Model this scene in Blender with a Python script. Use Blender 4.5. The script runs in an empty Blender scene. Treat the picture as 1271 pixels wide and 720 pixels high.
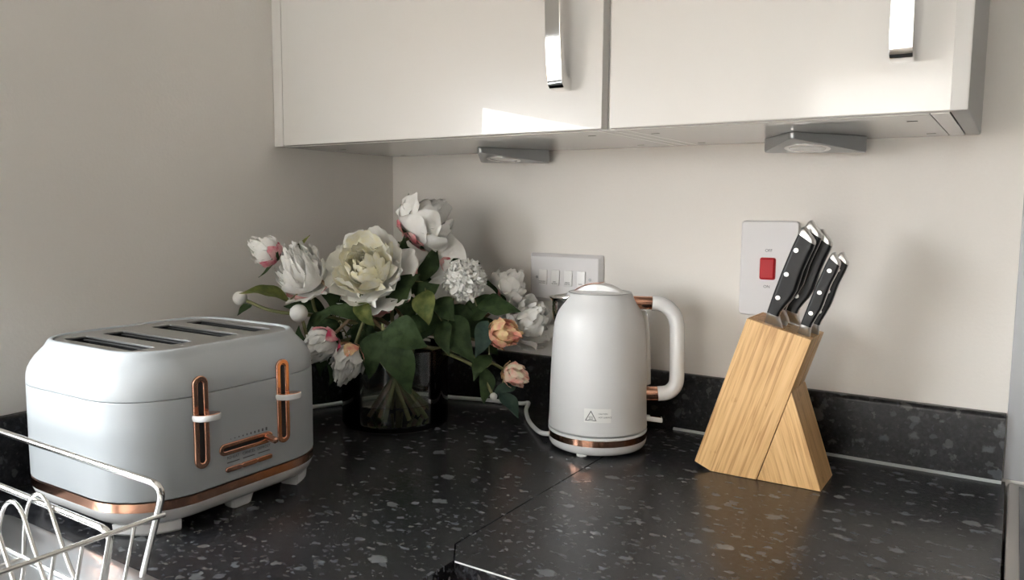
import bpy, bmesh, math, random
import numpy as np
from mathutils import Vector, Matrix, noise

C = bpy.context.scene.collection
PI = math.pi
R_ = math.radians

# ------------------------------------------------------------------ camera
CAM = Vector((1.07820, -1.22487, 0.36348))
RIGHT = Vector((0.84073668, 0.54139743, 0.00711764))
UP = Vector((-0.06267663, 0.0842565, 0.99447096))
FWD = Vector((-0.53780431, 0.83653432, -0.1047705))
FPX = 972.552
cd = bpy.data.cameras.new('camera')
cd.sensor_width = 36.0
cd.lens = FPX * 36.0 / 1271.0
cd.clip_start = 0.02
cam = bpy.data.objects.new('camera', cd)
C.objects.link(cam)
m = Matrix((RIGHT, UP, -FWD)).transposed().to_4x4()
m.translation = CAM
cam.matrix_world = m
bpy.context.scene.camera = cam


# ------------------------------------------------------------------ materials
def new_mat(name):
    mt = bpy.data.materials.new(name)
    mt.use_nodes = True
    nt = mt.node_tree
    b = nt.nodes.get('Principled BSDF')
    return mt, nt, b


def simple(name, col, rough=0.5, metal=0.0, coat=0.0, spec=0.5, bump=0.0, bscale=80.0, var=0.0, coat_rough=0.05):
    mt, nt, b = new_mat(name)
    b.inputs['Base Color'].default_value = (*col, 1)
    b.inputs['Roughness'].default_value = rough
    b.inputs['Metallic'].default_value = metal
    b.inputs['Coat Weight'].default_value = coat
    b.inputs['Coat Roughness'].default_value = coat_rough
    b.inputs['Specular IOR Level'].default_value = spec
    tc = nt.nodes.new('ShaderNodeTexCoord')
    n = nt.nodes.new('ShaderNodeTexNoise')
    n.inputs['Scale'].default_value = bscale
    n.inputs['Detail'].default_value = 4
    nt.links.new(tc.outputs['Object'], n.inputs['Vector'])
    if var > 0:
        mx = nt.nodes.new('ShaderNodeMix')
        mx.data_type = 'RGBA'
        mx.inputs[6].default_value = (*[c * (1 - var) for c in col], 1)
        mx.inputs[7].default_value = (*[min(1, c * (1 + var)) for c in col], 1)
        nt.links.new(n.outputs['Fac'], mx.inputs[0])
        nt.links.new(mx.outputs[2], b.inputs['Base Color'])
    if bump > 0:
        bp = nt.nodes.new('ShaderNodeBump')
        bp.inputs['Strength'].default_value = 0.5
        bp.inputs['Distance'].default_value = bump
        nt.links.new(n.outputs['Fac'], bp.inputs['Height'])
        nt.links.new(bp.outputs['Normal'], b.inputs['Normal'])
    return mt


def math_node(nt, op, a, b=None, c=None):
    n = nt.nodes.new('ShaderNodeMath')
    n.operation = op
    for i, v in enumerate((a, b, c)):
        if v is None:
            continue
        if isinstance(v, (int, float)):
            n.inputs[i].default_value = v
        else:
            nt.links.new(v, n.inputs[i])
    return n.outputs[0]


def granite(name, dense=1.0, rough=0.30):
    mt, nt, b = new_mat(name)
    tc = nt.nodes.new('ShaderNodeTexCoord')
    wn = nt.nodes.new('ShaderNodeTexNoise')
    wn.inputs['Scale'].default_value = 95
    wn.inputs['Detail'].default_value = 3
    nt.links.new(tc.outputs['Object'], wn.inputs['Vector'])
    sub = nt.nodes.new('ShaderNodeVectorMath'); sub.operation = 'SUBTRACT'
    sub.inputs[1].default_value = (.5, .5, .5)
    nt.links.new(wn.outputs['Color'], sub.inputs[0])
    scl = nt.nodes.new('ShaderNodeVectorMath'); scl.operation = 'SCALE'
    scl.inputs[3].default_value = 0.016
    nt.links.new(sub.outputs[0], scl.inputs[0])
    add = nt.nodes.new('ShaderNodeVectorMath'); add.operation = 'ADD'
    nt.links.new(tc.outputs['Object'], add.inputs[0])
    nt.links.new(scl.outputs[0], add.inputs[1])

    def layer(scale, keep, size, seed):
        mp = nt.nodes.new('ShaderNodeMapping')
        mp.inputs['Location'].default_value = (seed, seed * .7, seed * .3)
        mp.inputs['Rotation'].default_value = (0, 0, seed)
        mp.inputs['Scale'].default_value = (1, 1.5, 1)
        nt.links.new(add.outputs[0], mp.inputs['Vector'])
        v = nt.nodes.new('ShaderNodeTexVoronoi')
        v.inputs['Scale'].default_value = scale
        nt.links.new(mp.outputs[0], v.inputs['Vector'])
        sx = nt.nodes.new('ShaderNodeSeparateColor')
        nt.links.new(v.outputs['Color'], sx.inputs[0])
        on = math_node(nt, 'GREATER_THAN', sx.outputs[0], 1 - keep)
        r = math_node(nt, 'MULTIPLY', sx.outputs[1], size)
        near = math_node(nt, 'SUBTRACT', r, v.outputs['Distance'])
        near = math_node(nt, 'MULTIPLY', near, 9.0)
        near.node.use_clamp = True
        return math_node(nt, 'MULTIPLY', on, near), sx.outputs[2]
    base = nt.nodes.new('ShaderNodeValToRGB')
    fine = nt.nodes.new('ShaderNodeTexNoise')
    fine.inputs['Scale'].default_value = 150
    fine.inputs['Detail'].default_value = 6
    fine.inputs['Roughness'].default_value = .65
    nt.links.new(tc.outputs['Object'], fine.inputs['Vector'])
    nt.links.new(fine.outputs['Fac'], base.inputs[0])
    base.color_ramp.elements[0].position = .40
    base.color_ramp.elements[0].color = (.004, .004, .005, 1)
    base.color_ramp.elements[1].position = .74
    base.color_ramp.elements[1].color = (.045 * dense, .046 * dense, .052 * dense, 1)
    cur = base.outputs[0]
    for scale, keep, size, seed, cA, cB, k in (  # three sizes of flake

            (150, .45, .60, 3.1, (.05, .055, .075), (.085, .08, .075), .75),
            (75, .36, .58, 1.7, (.085, .09, .105), (.135, .13, .125), .8),
            (40, .22, .52, 5.3, (.11, .125, .145), (.18, .18, .175), .8)):
        f, hue = layer(scale, keep, size, seed)
        cm = nt.nodes.new('ShaderNodeMix'); cm.data_type = 'RGBA'
        cm.inputs[6].default_value = (*cA, 1); cm.inputs[7].default_value = (*cB, 1)
        nt.links.new(hue, cm.inputs[0])
        mx = nt.nodes.new('ShaderNodeMix'); mx.data_type = 'RGBA'
        nt.links.new(math_node(nt, 'MULTIPLY', f, k * min(1, dense)), mx.inputs[0])
        nt.links.new(cur, mx.inputs[6]); nt.links.new(cm.outputs[2], mx.inputs[7])
        cur = mx.outputs[2]
    nt.links.new(cur, b.inputs['Base Color'])
    b.inputs['Roughness'].default_value = rough
    b.inputs['Specular IOR Level'].default_value = .5 if dense == 1 else .3
    bp = nt.nodes.new('ShaderNodeBump')
    bp.inputs['Strength'].default_value = .25
    bp.inputs['Distance'].default_value = .0004
    nt.links.new(fine.outputs['Fac'], bp.inputs['Height'])
    nt.links.new(bp.outputs['Normal'], b.inputs['Normal'])
    return mt


def bamboo(name, ang):
    """vertical-grain bamboo; ang = lean of the grain in the xz plane"""
    mt, nt, b = new_mat(name)
    tc = nt.nodes.new('ShaderNodeTexCoord')
    mp = nt.nodes.new('ShaderNodeMapping')
    mp.vector_type = 'POINT'
    mp.inputs['Rotation'].default_value = (0, ang, 0)
    nt.links.new(tc.outputs['Object'], mp.inputs['Vector'])
    st = nt.nodes.new('ShaderNodeMapping')
    st.inputs['Scale'].default_value = (1, 1, .045)
    nt.links.new(mp.outputs[0], st.inputs['Vector'])
    fn = nt.nodes.new('ShaderNodeTexNoise')
    fn.inputs['Scale'].default_value = 420
    fn.inputs['Detail'].default_value = 4
    nt.links.new(st.outputs[0], fn.inputs['Vector'])
    # laminated strips about 6 mm wide, each of its own tone
    st2 = nt.nodes.new('ShaderNodeMapping')
    st2.inputs['Scale'].default_value = (1, .55, .02)
    nt.links.new(mp.outputs[0], st2.inputs['Vector'])
    vo = nt.nodes.new('ShaderNodeTexVoronoi')
    vo.inputs['Scale'].default_value = 240
    nt.links.new(st2.outputs[0], vo.inputs['Vector'])
    sc = nt.nodes.new('ShaderNodeSeparateColor')
    nt.links.new(vo.outputs['Color'], sc.inputs[0])
    # knuckle bands of the cane
    kn = nt.nodes.new('ShaderNodeTexNoise')
    kn.inputs['Scale'].default_value = 45
    st3 = nt.nodes.new('ShaderNodeMapping')
    st3.inputs['Scale'].default_value = (1.6, .6, .8)
    nt.links.new(mp.outputs[0], st3.inputs['Vector'])
    nt.links.new(st3.outputs[0], kn.inputs['Vector'])
    k = math_node(nt, 'GREATER_THAN', kn.outputs['Fac'], .70)
    f = math_node(nt, 'MULTIPLY_ADD', sc.outputs[0], .42, math_node(nt, 'MULTIPLY_ADD', fn.outputs['Fac'], 1.1, -.22))
    f = math_node(nt, 'SUBTRACT', f, math_node(nt, 'MULTIPLY', k, .12))
    ra = nt.nodes.new('ShaderNodeValToRGB')
    e = ra.color_ramp.elements
    e[0].position = .18; e[0].color = (.44, .225, .08, 1)
    e[1].position = .85; e[1].color = (.76, .49, .225, 1)
    m1 = e.new(.5); m1.color = (.66, .395, .165, 1)
    nt.links.new(f, ra.inputs[0])
    nt.links.new(ra.outputs[0], b.inputs['Base Color'])
    b.inputs['Roughness'].default_value = .42
    return mt


def petal_mat(name, colA, colB, trans=.35):
    mt, nt, b = new_mat(name)
    out = nt.nodes['Material Output']
    tc = nt.nodes.new('ShaderNodeTexCoord')
    n = nt.nodes.new('ShaderNodeTexNoise'); n.inputs['Scale'].default_value = 70; n.inputs['Detail'].default_value = 3
    nt.links.new(tc.outputs['Object'], n.inputs['Vector'])
    ra = nt.nodes.new('ShaderNodeValToRGB')
    ra.color_ramp.elements[0].position = .36; ra.color_ramp.elements[0].color = (*colA, 1)
    ra.color_ramp.elements[1].position = .62; ra.color_ramp.elements[1].color = (*colB, 1)
    nt.links.new(n.outputs['Fac'], ra.inputs[0])
    nt.links.new(ra.outputs[0], b.inputs['Base Color'])
    b.inputs['Roughness'].default_value = .65
    vn = nt.nodes.new('ShaderNodeTexNoise'); vn.inputs['Scale'].default_value = 260; vn.inputs['Detail'].default_value = 3
    nt.links.new(tc.outputs['Object'], vn.inputs['Vector'])
    bp = nt.nodes.new('ShaderNodeBump'); bp.inputs['Strength'].default_value = .35; bp.inputs['Distance'].default_value = .0010
    nt.links.new(vn.outputs['Fac'], bp.inputs['Height']); nt.links.new(bp.outputs['Normal'], b.inputs['Normal'])
    b.inputs['Specular IOR Level'].default_value = .25
    t = nt.nodes.new('ShaderNodeBsdfTranslucent')
    nt.links.new(ra.outputs[0], t.inputs['Color'])
    ms = nt.nodes.new('ShaderNodeMixShader'); ms.inputs[0].default_value = trans
    nt.links.new(b.outputs[0], ms.inputs[1]); nt.links.new(t.outputs[0], ms.inputs[2])
    nt.links.new(ms.outputs[0], out.inputs['Surface'])
    return mt


def glass_mat(name, col=(1, 1, 1), rough=0.0, ior=1.45):
    mt, nt, b = new_mat(name)
    b.inputs['Base Color'].default_value = (*col, 1)
    b.inputs['Transmission Weight'].default_value = 1
    b.inputs['Roughness'].default_value = rough
    b.inputs['IOR'].default_value = ior
    return mt


def thin_glass(name, tint, ior):
    mt, nt, b = new_mat(name)
    out = nt.nodes['Material Output']
    tr = nt.nodes.new('ShaderNodeBsdfTransparent')
    tr.inputs[0].default_value = (*tint, 1)
    gl = nt.nodes.new('ShaderNodeBsdfGlossy'); gl.inputs['Roughness'].default_value = .02
    fr = nt.nodes.new('ShaderNodeFresnel'); fr.inputs['IOR'].default_value = ior
    ms = nt.nodes.new('ShaderNodeMixShader')
    nt.links.new(fr.outputs[0], ms.inputs[0])
    nt.links.new(tr.outputs[0], ms.inputs[1]); nt.links.new(gl.outputs[0], ms.inputs[2])
    nt.links.new(ms.outputs[0], out.inputs['Surface'])
    return mt


def pane_mat(name):
    mt, nt, b = new_mat(name)
    out = nt.nodes['Material Output']
    tr = nt.nodes.new('ShaderNodeBsdfTransparent')
    tr.inputs[0].default_value = (.96, .98, .97, 1)
    gl = nt.nodes.new('ShaderNodeBsdfGlossy'); gl.inputs['Roughness'].default_value = .01
    ms = nt.nodes.new('ShaderNodeMixShader'); ms.inputs[0].default_value = .06
    nt.links.new(tr.outputs[0], ms.inputs[1]); nt.links.new(gl.outputs[0], ms.inputs[2])
    nt.links.new(ms.outputs[0], out.inputs['Surface'])
    return mt


def brick_mat(name):
    mt, nt, b = new_mat(name)
    tc = nt.nodes.new('ShaderNodeTexCoord')
    mp = nt.nodes.new('ShaderNodeMapping')
    mp.inputs['Rotation'].default_value = (PI / 2, 0, 0)
    nt.links.new(tc.outputs['Object'], mp.inputs['Vector'])
    br = nt.nodes.new('ShaderNodeTexBrick')
    br.inputs['Color1'].default_value = (.34, .19, .12, 1)
    br.inputs['Color2'].default_value = (.45, .28, .17, 1)
    br.inputs['Mortar'].default_value = (.5, .45, .4, 1)
    br.inputs['Scale'].default_value = 4.5
    nt.links.new(mp.outputs[0], br.inputs['Vector'])
    nt.links.new(br.outputs['Color'], b.inputs['Base Color'])
    b.inputs['Roughness'].default_value = .9
    return mt


M = {}
M['wall'] = simple('wall_paint', (.78, .745, .70), .6, bump=.0005, bscale=220, var=.015, spec=.3)
M['wall_dark'] = simple('wall_low_bounce', (.17, .165, .16), .7)  # for the unseen right wall, made dark to cut light bouncing back
M['ceiling'] = simple('ceiling_paint', (.82, .80, .76), .8)
M['floor'] = simple('floor_vinyl', (.20, .17, .14), .4, bscale=12, var=.12)
M['granite'] = granite('dark_granite_laminate', 1.0, .27)
M['granite_up'] = granite('dark_granite_upstand', .6, .30)
M['silicone'] = simple('silicone', (.36, .38, .38), .3)
M['gloss'] = simple('gloss_door', (.71, .69, .66), .28, coat=1.0, bump=.0001, bscale=55, coat_rough=.015)
M['carcass'] = simple('carcass_white', (.68, .67, .65), .30, spec=.5, coat=1.0, coat_rough=.025)
M['edge'] = simple('door_edge', (.56, .545, .52), .4)
M['dark'] = simple('dark_hole', (.02, .02, .02), .6)
M['chrome'] = simple('chrome', (.86, .85, .83), .09, metal=1, bump=.0001, bscale=60)
M['steel'] = simple('stainless_steel', (.74, .73, .71), .33, metal=1)
M['wire'] = simple('bright_wire', (.78, .77, .75), .20, metal=1)
M['drain'] = simple('brushed_steel_sheet', (.62, .63, .64), .33, metal=1, bump=.0002, bscale=30)
M['satin_grey'] = simple('satin_grey', (.36, .37, .37), .38, metal=.55)
M['lens'] = simple('lens', (.80, .80, .78), .12, coat=.6)
M['plastic'] = simple('white_plastic', (.69, .675, .68), .28)
M['rocker'] = simple('rocker_plastic', (.82, .81, .80), .2, coat=.4)
M['red'] = simple('red_plastic', (.42, .004, .010), .38, spec=.3)
M['ink'] = simple('grey_ink', (.10, .10, .11), .5)
M['toaster'] = simple('toaster_enamel', (.435, .462, .482), .40, bump=.00003, bscale=300, coat=.25, coat_rough=.25)
M['kettle'] = simple('kettle_enamel', (.70, .70, .70), .42, coat=.2, coat_rough=.3)
M['white_gloss'] = simple('white_gloss_plastic', (.80, .80, .80), .22)
M['copper'] = simple('copper', (.74, .395, .27), .12, metal=1)
M['topplate'] = simple('brushed_plate', (.52, .52, .51), .33, metal=1)
M['slotdark'] = simple('slot_dark', (.035, .035, .035), .4, metal=.5)
M['clear'] = simple('gauge_plastic', (.72, .72, .70), .15, coat=.5)
M['label'] = simple('label_paper', (.84, .84, .82), .5)
M['bam1'] = bamboo('bamboo_leaning', -math.atan2(.3153, 1))
M['bam2'] = bamboo('bamboo_wedge', math.atan2(.3291, 1))
M['handle'] = simple('black_handle', (.006, .006, .007), .38, spec=.3, bump=.00004, bscale=400)
M['cord'] = simple('white_cord', (.78, .78, .77), .4)
M['glass'] = thin_glass('vase_glass', (.955, .97, .96), 1.45)
M['water'] = thin_glass('water', (.93, .94, .88), 1.25)
M['petal'] = petal_mat('ivory_petal', (.88, .865, .82), (.91, .90, .87), .16)
M['cream'] = petal_mat('cream_petal', (.89, .84, .63), (.91, .89, .80), .16)
M['blush'] = petal_mat('blush_petal', (.74, .20, .24), (.84, .56, .52), .25)
M['pink'] = petal_mat('pink_petal', (.66, .07, .16), (.82, .50, .50), .2)
M['coral'] = petal_mat('coral_petal', (.78, .30, .24), (.86, .66, .36), .25)
M['coralpale'] = petal_mat('coral_cream_petal', (.86, .42, .34), (.90, .82, .64), .2)
M['stamen'] = simple('stamen', (.75, .55, .12), .7)
M['leaf'] = petal_mat('leaf_dark', (.020, .040, .013), (.042, .072, .024), .10)
M['leafl'] = petal_mat('leaf_light', (.07, .10, .022), (.15, .165, .045), .2)
M['leafb'] = petal_mat('leaf_blue', (.020, .042, .032), (.040, .070, .050), .1)
M['stem'] = simple('stem_green', (.20, .20, .085), .6, var=.25, bscale=60)
M['twig'] = simple('stem_brown', (.24, .16, .09), .6, var=.25, bscale=60)
M['net'] = petal_mat('diffusing_net', (.88, .855, .82), (.90, .875, .84), .80)
M['pane'] = pane_mat('window_pane')
M['frame'] = simple('white_frame', (.80, .80, .79), .3)
M['brick'] = brick_mat('garden_brick')
M['hob'] = simple('black_glass', (.008, .008, .009), .08, coat=.5)
M['cook'] = simple('cooker_steel', (.50, .47, .44), .40, metal=.7)
M['splash'] = simple('splashback_grey', (.34, .345, .36), .42, metal=.2)
M['blind'] = petal_mat('blind_fabric', (.40, .38, .35), (.42, .40, .37), .06)


# ------------------------------------------------------------------ mesh helpers
def link(name, me, mat, parent=None, smooth=35, loc=None):
    o = bpy.data.objects.new(name, me)
    C.objects.link(o)
    if mat is not None and not me.materials:
        me.materials.append(mat)
    if smooth is not None:
        me.shade_smooth()
        me.set_sharp_from_angle(angle=R_(smooth))
        if smooth < 180:
            wn = o.modifiers.new('weighted_normal', 'WEIGHTED_NORMAL')
            wn.keep_sharp = True
            wn.weight = 80
    if parent is not None:
        o.parent = parent
    if loc is not None:
        o.location = loc
    return o


def from_bm(name, bm, mat, parent=None, smooth=35, recalc=True):
    if recalc:
        bmesh.ops.recalc_face_normals(bm, faces=bm.faces)
    me = bpy.data.meshes.new(name)
    bm.to_mesh(me)
    bm.free()
    return link(name, me, mat, parent, smooth)


def empty(name, loc=(0, 0, 0), rz=0.0):
    o = bpy.data.objects.new(name, None)
    C.objects.link(o)
    o.location = loc
    o.rotation_euler = (0, 0, rz)
    o.empty_display_size = .02
    return o


def tag(o, label, cat, group=None):
    o['label'] = label
    o['category'] = cat
    if group:
        o['group'] = group
    return o


def structure(o):
    o['kind'] = 'structure'
    return o


def add_box(bm, lo, hi, bevel=0.0, seg=2):
    lo = Vector(lo); hi = Vector(hi)
    r = bmesh.ops.create_cube(bm, size=1)
    vs = r['verts']
    c = (lo + hi) / 2; s = hi - lo
    for v in vs:
        v.co = Vector((v.co.x * s.x + c.x, v.co.y * s.y + c.y, v.co.z * s.z + c.z))
    if bevel > 0:
        es = list({e for v in vs for e in v.link_edges})
        bmesh.ops.bevel(bm, geom=es, offset=bevel, segments=seg, profile=.5, affect='EDGES')


def box(name, lo, hi, mat, parent=None, bevel=0.0, seg=2):
    bm = bmesh.new()
    add_box(bm, lo, hi, bevel, seg)
    return from_bm(name, bm, mat, parent)


def add_loft(bm, rings, cap0=True, cap1=True, closed=True):
    vr = [[bm.verts.new(p) for p in r] for r in rings]
    n = len(vr[0])
    for a, b in zip(vr[:-1], vr[1:]):
        for i in range(n if closed else n - 1):
            j = (i + 1) % n
            bm.faces.new((a[i], a[j], b[j], b[i]))
    if cap0:
        bm.faces.new(list(reversed(vr[0])))
    if cap1:
        bm.faces.new(vr[-1])


def loft(name, rings, mat, parent=None, cap0=True, cap1=True, smooth=35):
    bm = bmesh.new()
    add_loft(bm, rings, cap0, cap1)
    return from_bm(name, bm, mat, parent, smooth)


def circle(r, z, n=48, cx=0.0, cy=0.0):
    return [Vector((cx + r * math.cos(2 * PI * i / n), cy + r * math.sin(2 * PI * i / n), z)) for i in range(n)]


def lathe(name, prof, mat, parent=None, n=64, cap0=True, cap1=True, smooth=35):
    return loft(name, [circle(r, z, n) for r, z in prof], mat, parent, cap0, cap1, smooth)


def rrect(W, L, r, z, inset=0.0, n=10):
    W -= 2 * inset; L -= 2 * inset; r = max(r - inset, .002)
    out = []
    for sx, sy, a0 in ((1, 1, 0), (-1, 1, 90), (-1, -1, 180), (1, -1, 270)):
        for k in range(n + 1):
            a = R_(a0 + k * 90.0 / n)
            out.append(Vector((sx * (W / 2 - r) + r * math.cos(a), sy * (L / 2 - r) + r * math.sin(a), z)))
    return out


def catmull(pts, sub=8):
    P = [Vector(p) for p in pts]
    if len(P) < 3:
        return P
    Q = [P[0] * 2 - P[1]] + P + [P[-1] * 2 - P[-2]]
    out = []
    for i in range(1, len(Q) - 2):
        p0, p1, p2, p3 = Q[i - 1:i + 3]
        for k in range(sub):
            t = k / sub
            out.append(.5 * ((2 * p1) + (-p0 + p2) * t + (2 * p0 - 5 * p1 + 4 * p2 - p3) * t * t + (-p0 + 3 * p1 - 3 * p2 + p3) * t ** 3))
    out.append(P[-1])
    return out


def fillet(pts, rad, seg=6):
    """polyline with rounded corners"""
    P = [Vector(p) for p in pts]
    out = [P[0]]
    for i in range(1, len(P) - 1):
        a = (P[i - 1] - P[i]); b = (P[i + 1] - P[i])
        r = min(rad, a.length * .45, b.length * .45)
        s = P[i] + a.normalized() * r; e = P[i] + b.normalized() * r
        for k in range(seg + 1):
            t = k / seg
            out.append((1 - t) ** 2 * s + 2 * t * (1 - t) * P[i] + t * t * e)
    out.append(P[-1])
    return out


def add_tube(bm, path, r, n=10, caps=True):
    path = [Vector(p) for p in path]
    rs = r if isinstance(r, (list, tuple)) else [r] * len(path)
    rings = []
    nrm = None
    for i, p in enumerate(path):
        t = (path[min(i + 1, len(path) - 1)] - path[max(i - 1, 0)])
        if t.length < 1e-9:
            t = Vector((0, 0, 1))
        t.normalize()
        if nrm is None:
            h = Vector((0, 0, 1)) if abs(t.z) < .9 else Vector((1, 0, 0))
            nrm = t.cross(h).normalized()
        nrm = (nrm - t * nrm.dot(t)).normalized()
        bn = t.cross(nrm)
        rings.append([p + (nrm * math.cos(2 * PI * k / n) + bn * math.sin(2 * PI * k / n)) * rs[i] for k in range(n)])
    add_loft(bm, rings, caps, caps)


def tube(name, path, r, mat, parent=None, n=10):
    bm = bmesh.new()
    add_tube(bm, path, r, n)
    return from_bm(name, bm, mat, parent, 50)


def add_prism(bm, poly, y0, y1):
    """poly in the xz plane, extruded along y"""
    a = [bm.verts.new((x, y0, z)) for x, z in poly]
    b = [bm.verts.new((x, y1, z)) for x, z in poly]
    n = len(poly)
    bm.faces.new(a); bm.faces.new(list(reversed(b)))
    for i in range(n):
        j = (i + 1) % n
        bm.faces.new((a[j], a[i], b[i], b[j]))


def bevel_all(bm, off, seg=2):
    bmesh.ops.bevel(bm, geom=list(bm.edges), offset=off, segments=seg, profile=.5, affect='EDGES')


def curve_mesh(cu):
    tmp = bpy.data.objects.new('tmp', cu)
    C.objects.link(tmp)
    dg = bpy.context.evaluated_depsgraph_get()
    me = bpy.data.meshes.new_from_object(tmp.evaluated_get(dg))
    bpy.data.objects.remove(tmp)
    bpy.data.curves.remove(cu)
    me.materials.clear()
    return me


def plate2d(loops, depth, bevel=0.0, seg=2):
    """flat plate with holes in local xy, thickness 2*depth about z=0"""
    cu = bpy.data.curves.new('plate', 'CURVE')
    cu.dimensions = '2D'; cu.fill_mode = 'BOTH'
    cu.extrude = depth; cu.bevel_depth = bevel; cu.bevel_resolution = seg
    for lp in loops:
        s = cu.splines.new('POLY')
        s.points.add(len(lp) - 1)
        for i, p in enumerate(lp):
            s.points[i].co = (p[0], p[1], 0, 1)
        s.use_cyclic_u = True
    return curve_mesh(cu)


def text_mesh(txt, size, depth=.0001, align='CENTER'):
    cu = bpy.data.curves.new('txt', 'FONT')
    cu.body = txt; cu.size = size; cu.extrude = depth
    cu.align_x = align; cu.align_y = 'CENTER'
    return curve_mesh(cu)


def xf(me, mat4):
    me.transform(mat4)
    return me


FACE_FRONT = Matrix(((1, 0, 0, 0), (0, 0, -1, 0), (0, 1, 0, 0), (0, 0, 0, 1)))     # xy plate -> faces -y
FACE_RIGHT = Matrix(((0, 0, 1, 0), (1, 0, 0, 0), (0, 1, 0, 0), (0, 0, 0, 1)))      # xy plate -> faces +x, x->y, y->z


def stadium(cx, cy, w, h, n=10):
    r = min(w, h) / 2
    out = []
    if h >= w:
        for k in range(n + 1):
            a = PI * k / n
            out.append((cx + r * math.cos(a), cy + h / 2 - r + r * math.sin(a)))
        for k in range(n + 1):
            a = PI + PI * k / n
            out.append((cx + r * math.cos(a), cy - h / 2 + r + r * math.sin(a)))
    else:
        for k in range(n + 1):
            a = -PI / 2 + PI * k / n
            out.append((cx + w / 2 - r + r * math.cos(a), cy + r * math.sin(a)))
        for k in range(n + 1):
            a = PI / 2 + PI * k / n
            out.append((cx - w / 2 + r + r * math.cos(a), cy + r * math.sin(a)))
    return out


def rect2(x0, y0, x1, y1, r=.003, n=4):
    out = []
    for cx, cy, a0 in ((x1 - r, y1 - r, 0), (x0 + r, y1 - r, 90), (x0 + r, y0 + r, 180), (x1 - r, y0 + r, 270)):
        for k in range(n + 1):
            a = R_(a0 + 90 * k / n)
            out.append((cx + r * math.cos(a), cy + r * math.sin(a)))
    return out


# ------------------------------------------------------------------ the room
ZF, ZC = -.90, 1.50           # floor and ceiling; the worktop's upper face is z = 0
YF, XR = -3.40, 2.60
structure(box('floor', (-.1, YF - .1, ZF - .1), (XR + .1, .1, ZF), M['floor']))
structure(box('ceiling', (-.1, YF - .1, ZC), (XR + .1, .1, ZC + .1), M['ceiling']))
structure(box('wall_back', (-.1, 0, ZF), (XR + .1, .1, ZC), M['wall']))
structure(box('wall_right', (XR, YF, ZF), (XR + .1, 0, ZC), M['wall_dark']))
# left wall with the sink window
WY0, WY1, WZ0, WZ1 = -1.80, -.925, .10, 1.20
bm = bmesh.new()
add_box(bm, (-.1, YF, ZF), (0, 0, WZ0)); add_box(bm, (-.1, YF, WZ1), (0, 0, ZC))
add_box(bm, (-.1, WY1, WZ0), (0, 0, WZ1)); add_box(bm, (-.1, YF, WZ0), (0, WY0, WZ1))
structure(from_bm('wall_left', bm, M['wall']))
# front wall with the garden door
DX0, DX1, DZ0, DZ1 = .16, 1.50, -.88, 1.04
bm = bmesh.new()
add_box(bm, (0, YF - .1, DZ1), (XR, YF, ZC)); add_box(bm, (0, YF - .1, ZF), (DX0, YF, DZ1)); add_box(bm, (DX1, YF - .1, ZF), (XR, YF, DZ1)); add_box(bm, (DX0, YF - .1, ZF), (DX1, YF, DZ0))
structure(from_bm('wall_front', bm, M['wall']))


def window_unit(name, lo, hi, axis, bars):
    root = structure(empty(name, ((lo[0] + hi[0]) / 2, (lo[1] + hi[1]) / 2, lo[2])))
    base = root.location.copy()
    t = .05
    bm = bmesh.new()
    a0, a1 = (lo[1], hi[1]) if axis == 'y' else (lo[0], hi[0])

    def bx(u0, u1, z0, z1):
        if axis == 'y':
            add_box(bm, Vector((lo[0], u0, z0)) - base, Vector((hi[0], u1, z1)) - base, .004)
        else:
            add_box(bm, Vector((u0, lo[1], z0)) - base, Vector((u1, hi[1], z1)) - base, .004)
    bx(a0, a1, lo[2], lo[2] + t); bx(a0, a1, hi[2] - t, hi[2])
    bx(a0, a0 + t, lo[2] + t, hi[2] - t); bx(a1 - t, a1, lo[2] + t, hi[2] - t)
    for b in bars:
        bx(b - t / 2, b + t / 2, lo[2] + t, hi[2] - t)
    structure(from_bm('window_frame', bm, M['frame'], root))
    bm = bmesh.new()
    mid = [(lo[i] + hi[i]) / 2 for i in range(3)]
    if axis == 'y':
        v = [(mid[0], a0 + t, lo[2] + t), (mid[0], a1 - t, lo[2] + t), (mid[0], a1 - t, hi[2] - t), (mid[0], a0 + t, hi[2] - t)]
    else:
        v = [(a0 + t, mid[1], lo[2] + t), (a1 - t, mid[1], lo[2] + t), (a1 - t, mid[1], hi[2] - t), (a0 + t, mid[1], hi[2] - t)]
    bm.faces.new([bm.verts.new(Vector(p) - base) for p in v])
    structure(from_bm('pane', bm, M['pane'], root))
    return root


window_unit('window_1', (-.085, WY0, WZ0), (-.035, WY1, WZ1), 'y', [])
window_unit('window_2', (DX0, YF - .08, DZ0), (DX1, YF - .03, DZ1), 'x', [.83])
nc = empty('added_net_curtain', ((DX0 + DX1) / 2, YF + .03, DZ1 + .03))  # curtain added out of view to spread and dim the daylight
tag(nc, 'unseen white net curtain added to soften light from the far window', 'curtain')
bm = bmesh.new()
ncol = 160
top = []; bot = []
for i in range(ncol + 1):
    x = (-.5 + i / ncol) * (DX1 - DX0 + .10)
    y = .012 * math.sin(i * .85) + .006 * math.sin(i * 2.3)
    top.append(bm.verts.new((x, y, 0))); bot.append(bm.verts.new((x, y * 1.3, DZ0 - DZ1 - .03)))
for i in range(ncol):
    bm.faces.new((top[i], bot[i], bot[i + 1], top[i + 1]))
from_bm('fabric', bm, M['net'], nc, 180, False)
bm = bmesh.new(); add_tube(bm, [(-(DX1 - DX0) / 2 - .08, 0, .008), ((DX1 - DX0) / 2 + .08, 0, .008)], .009, 12)
from_bm('rail', bm, M['frame'], nc)
bl = empty('roller_blind', (-.020, (WY0 + WY1) / 2, .60))
tag(bl, 'grey roller blind half lowered over the sink window', 'blind')
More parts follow.
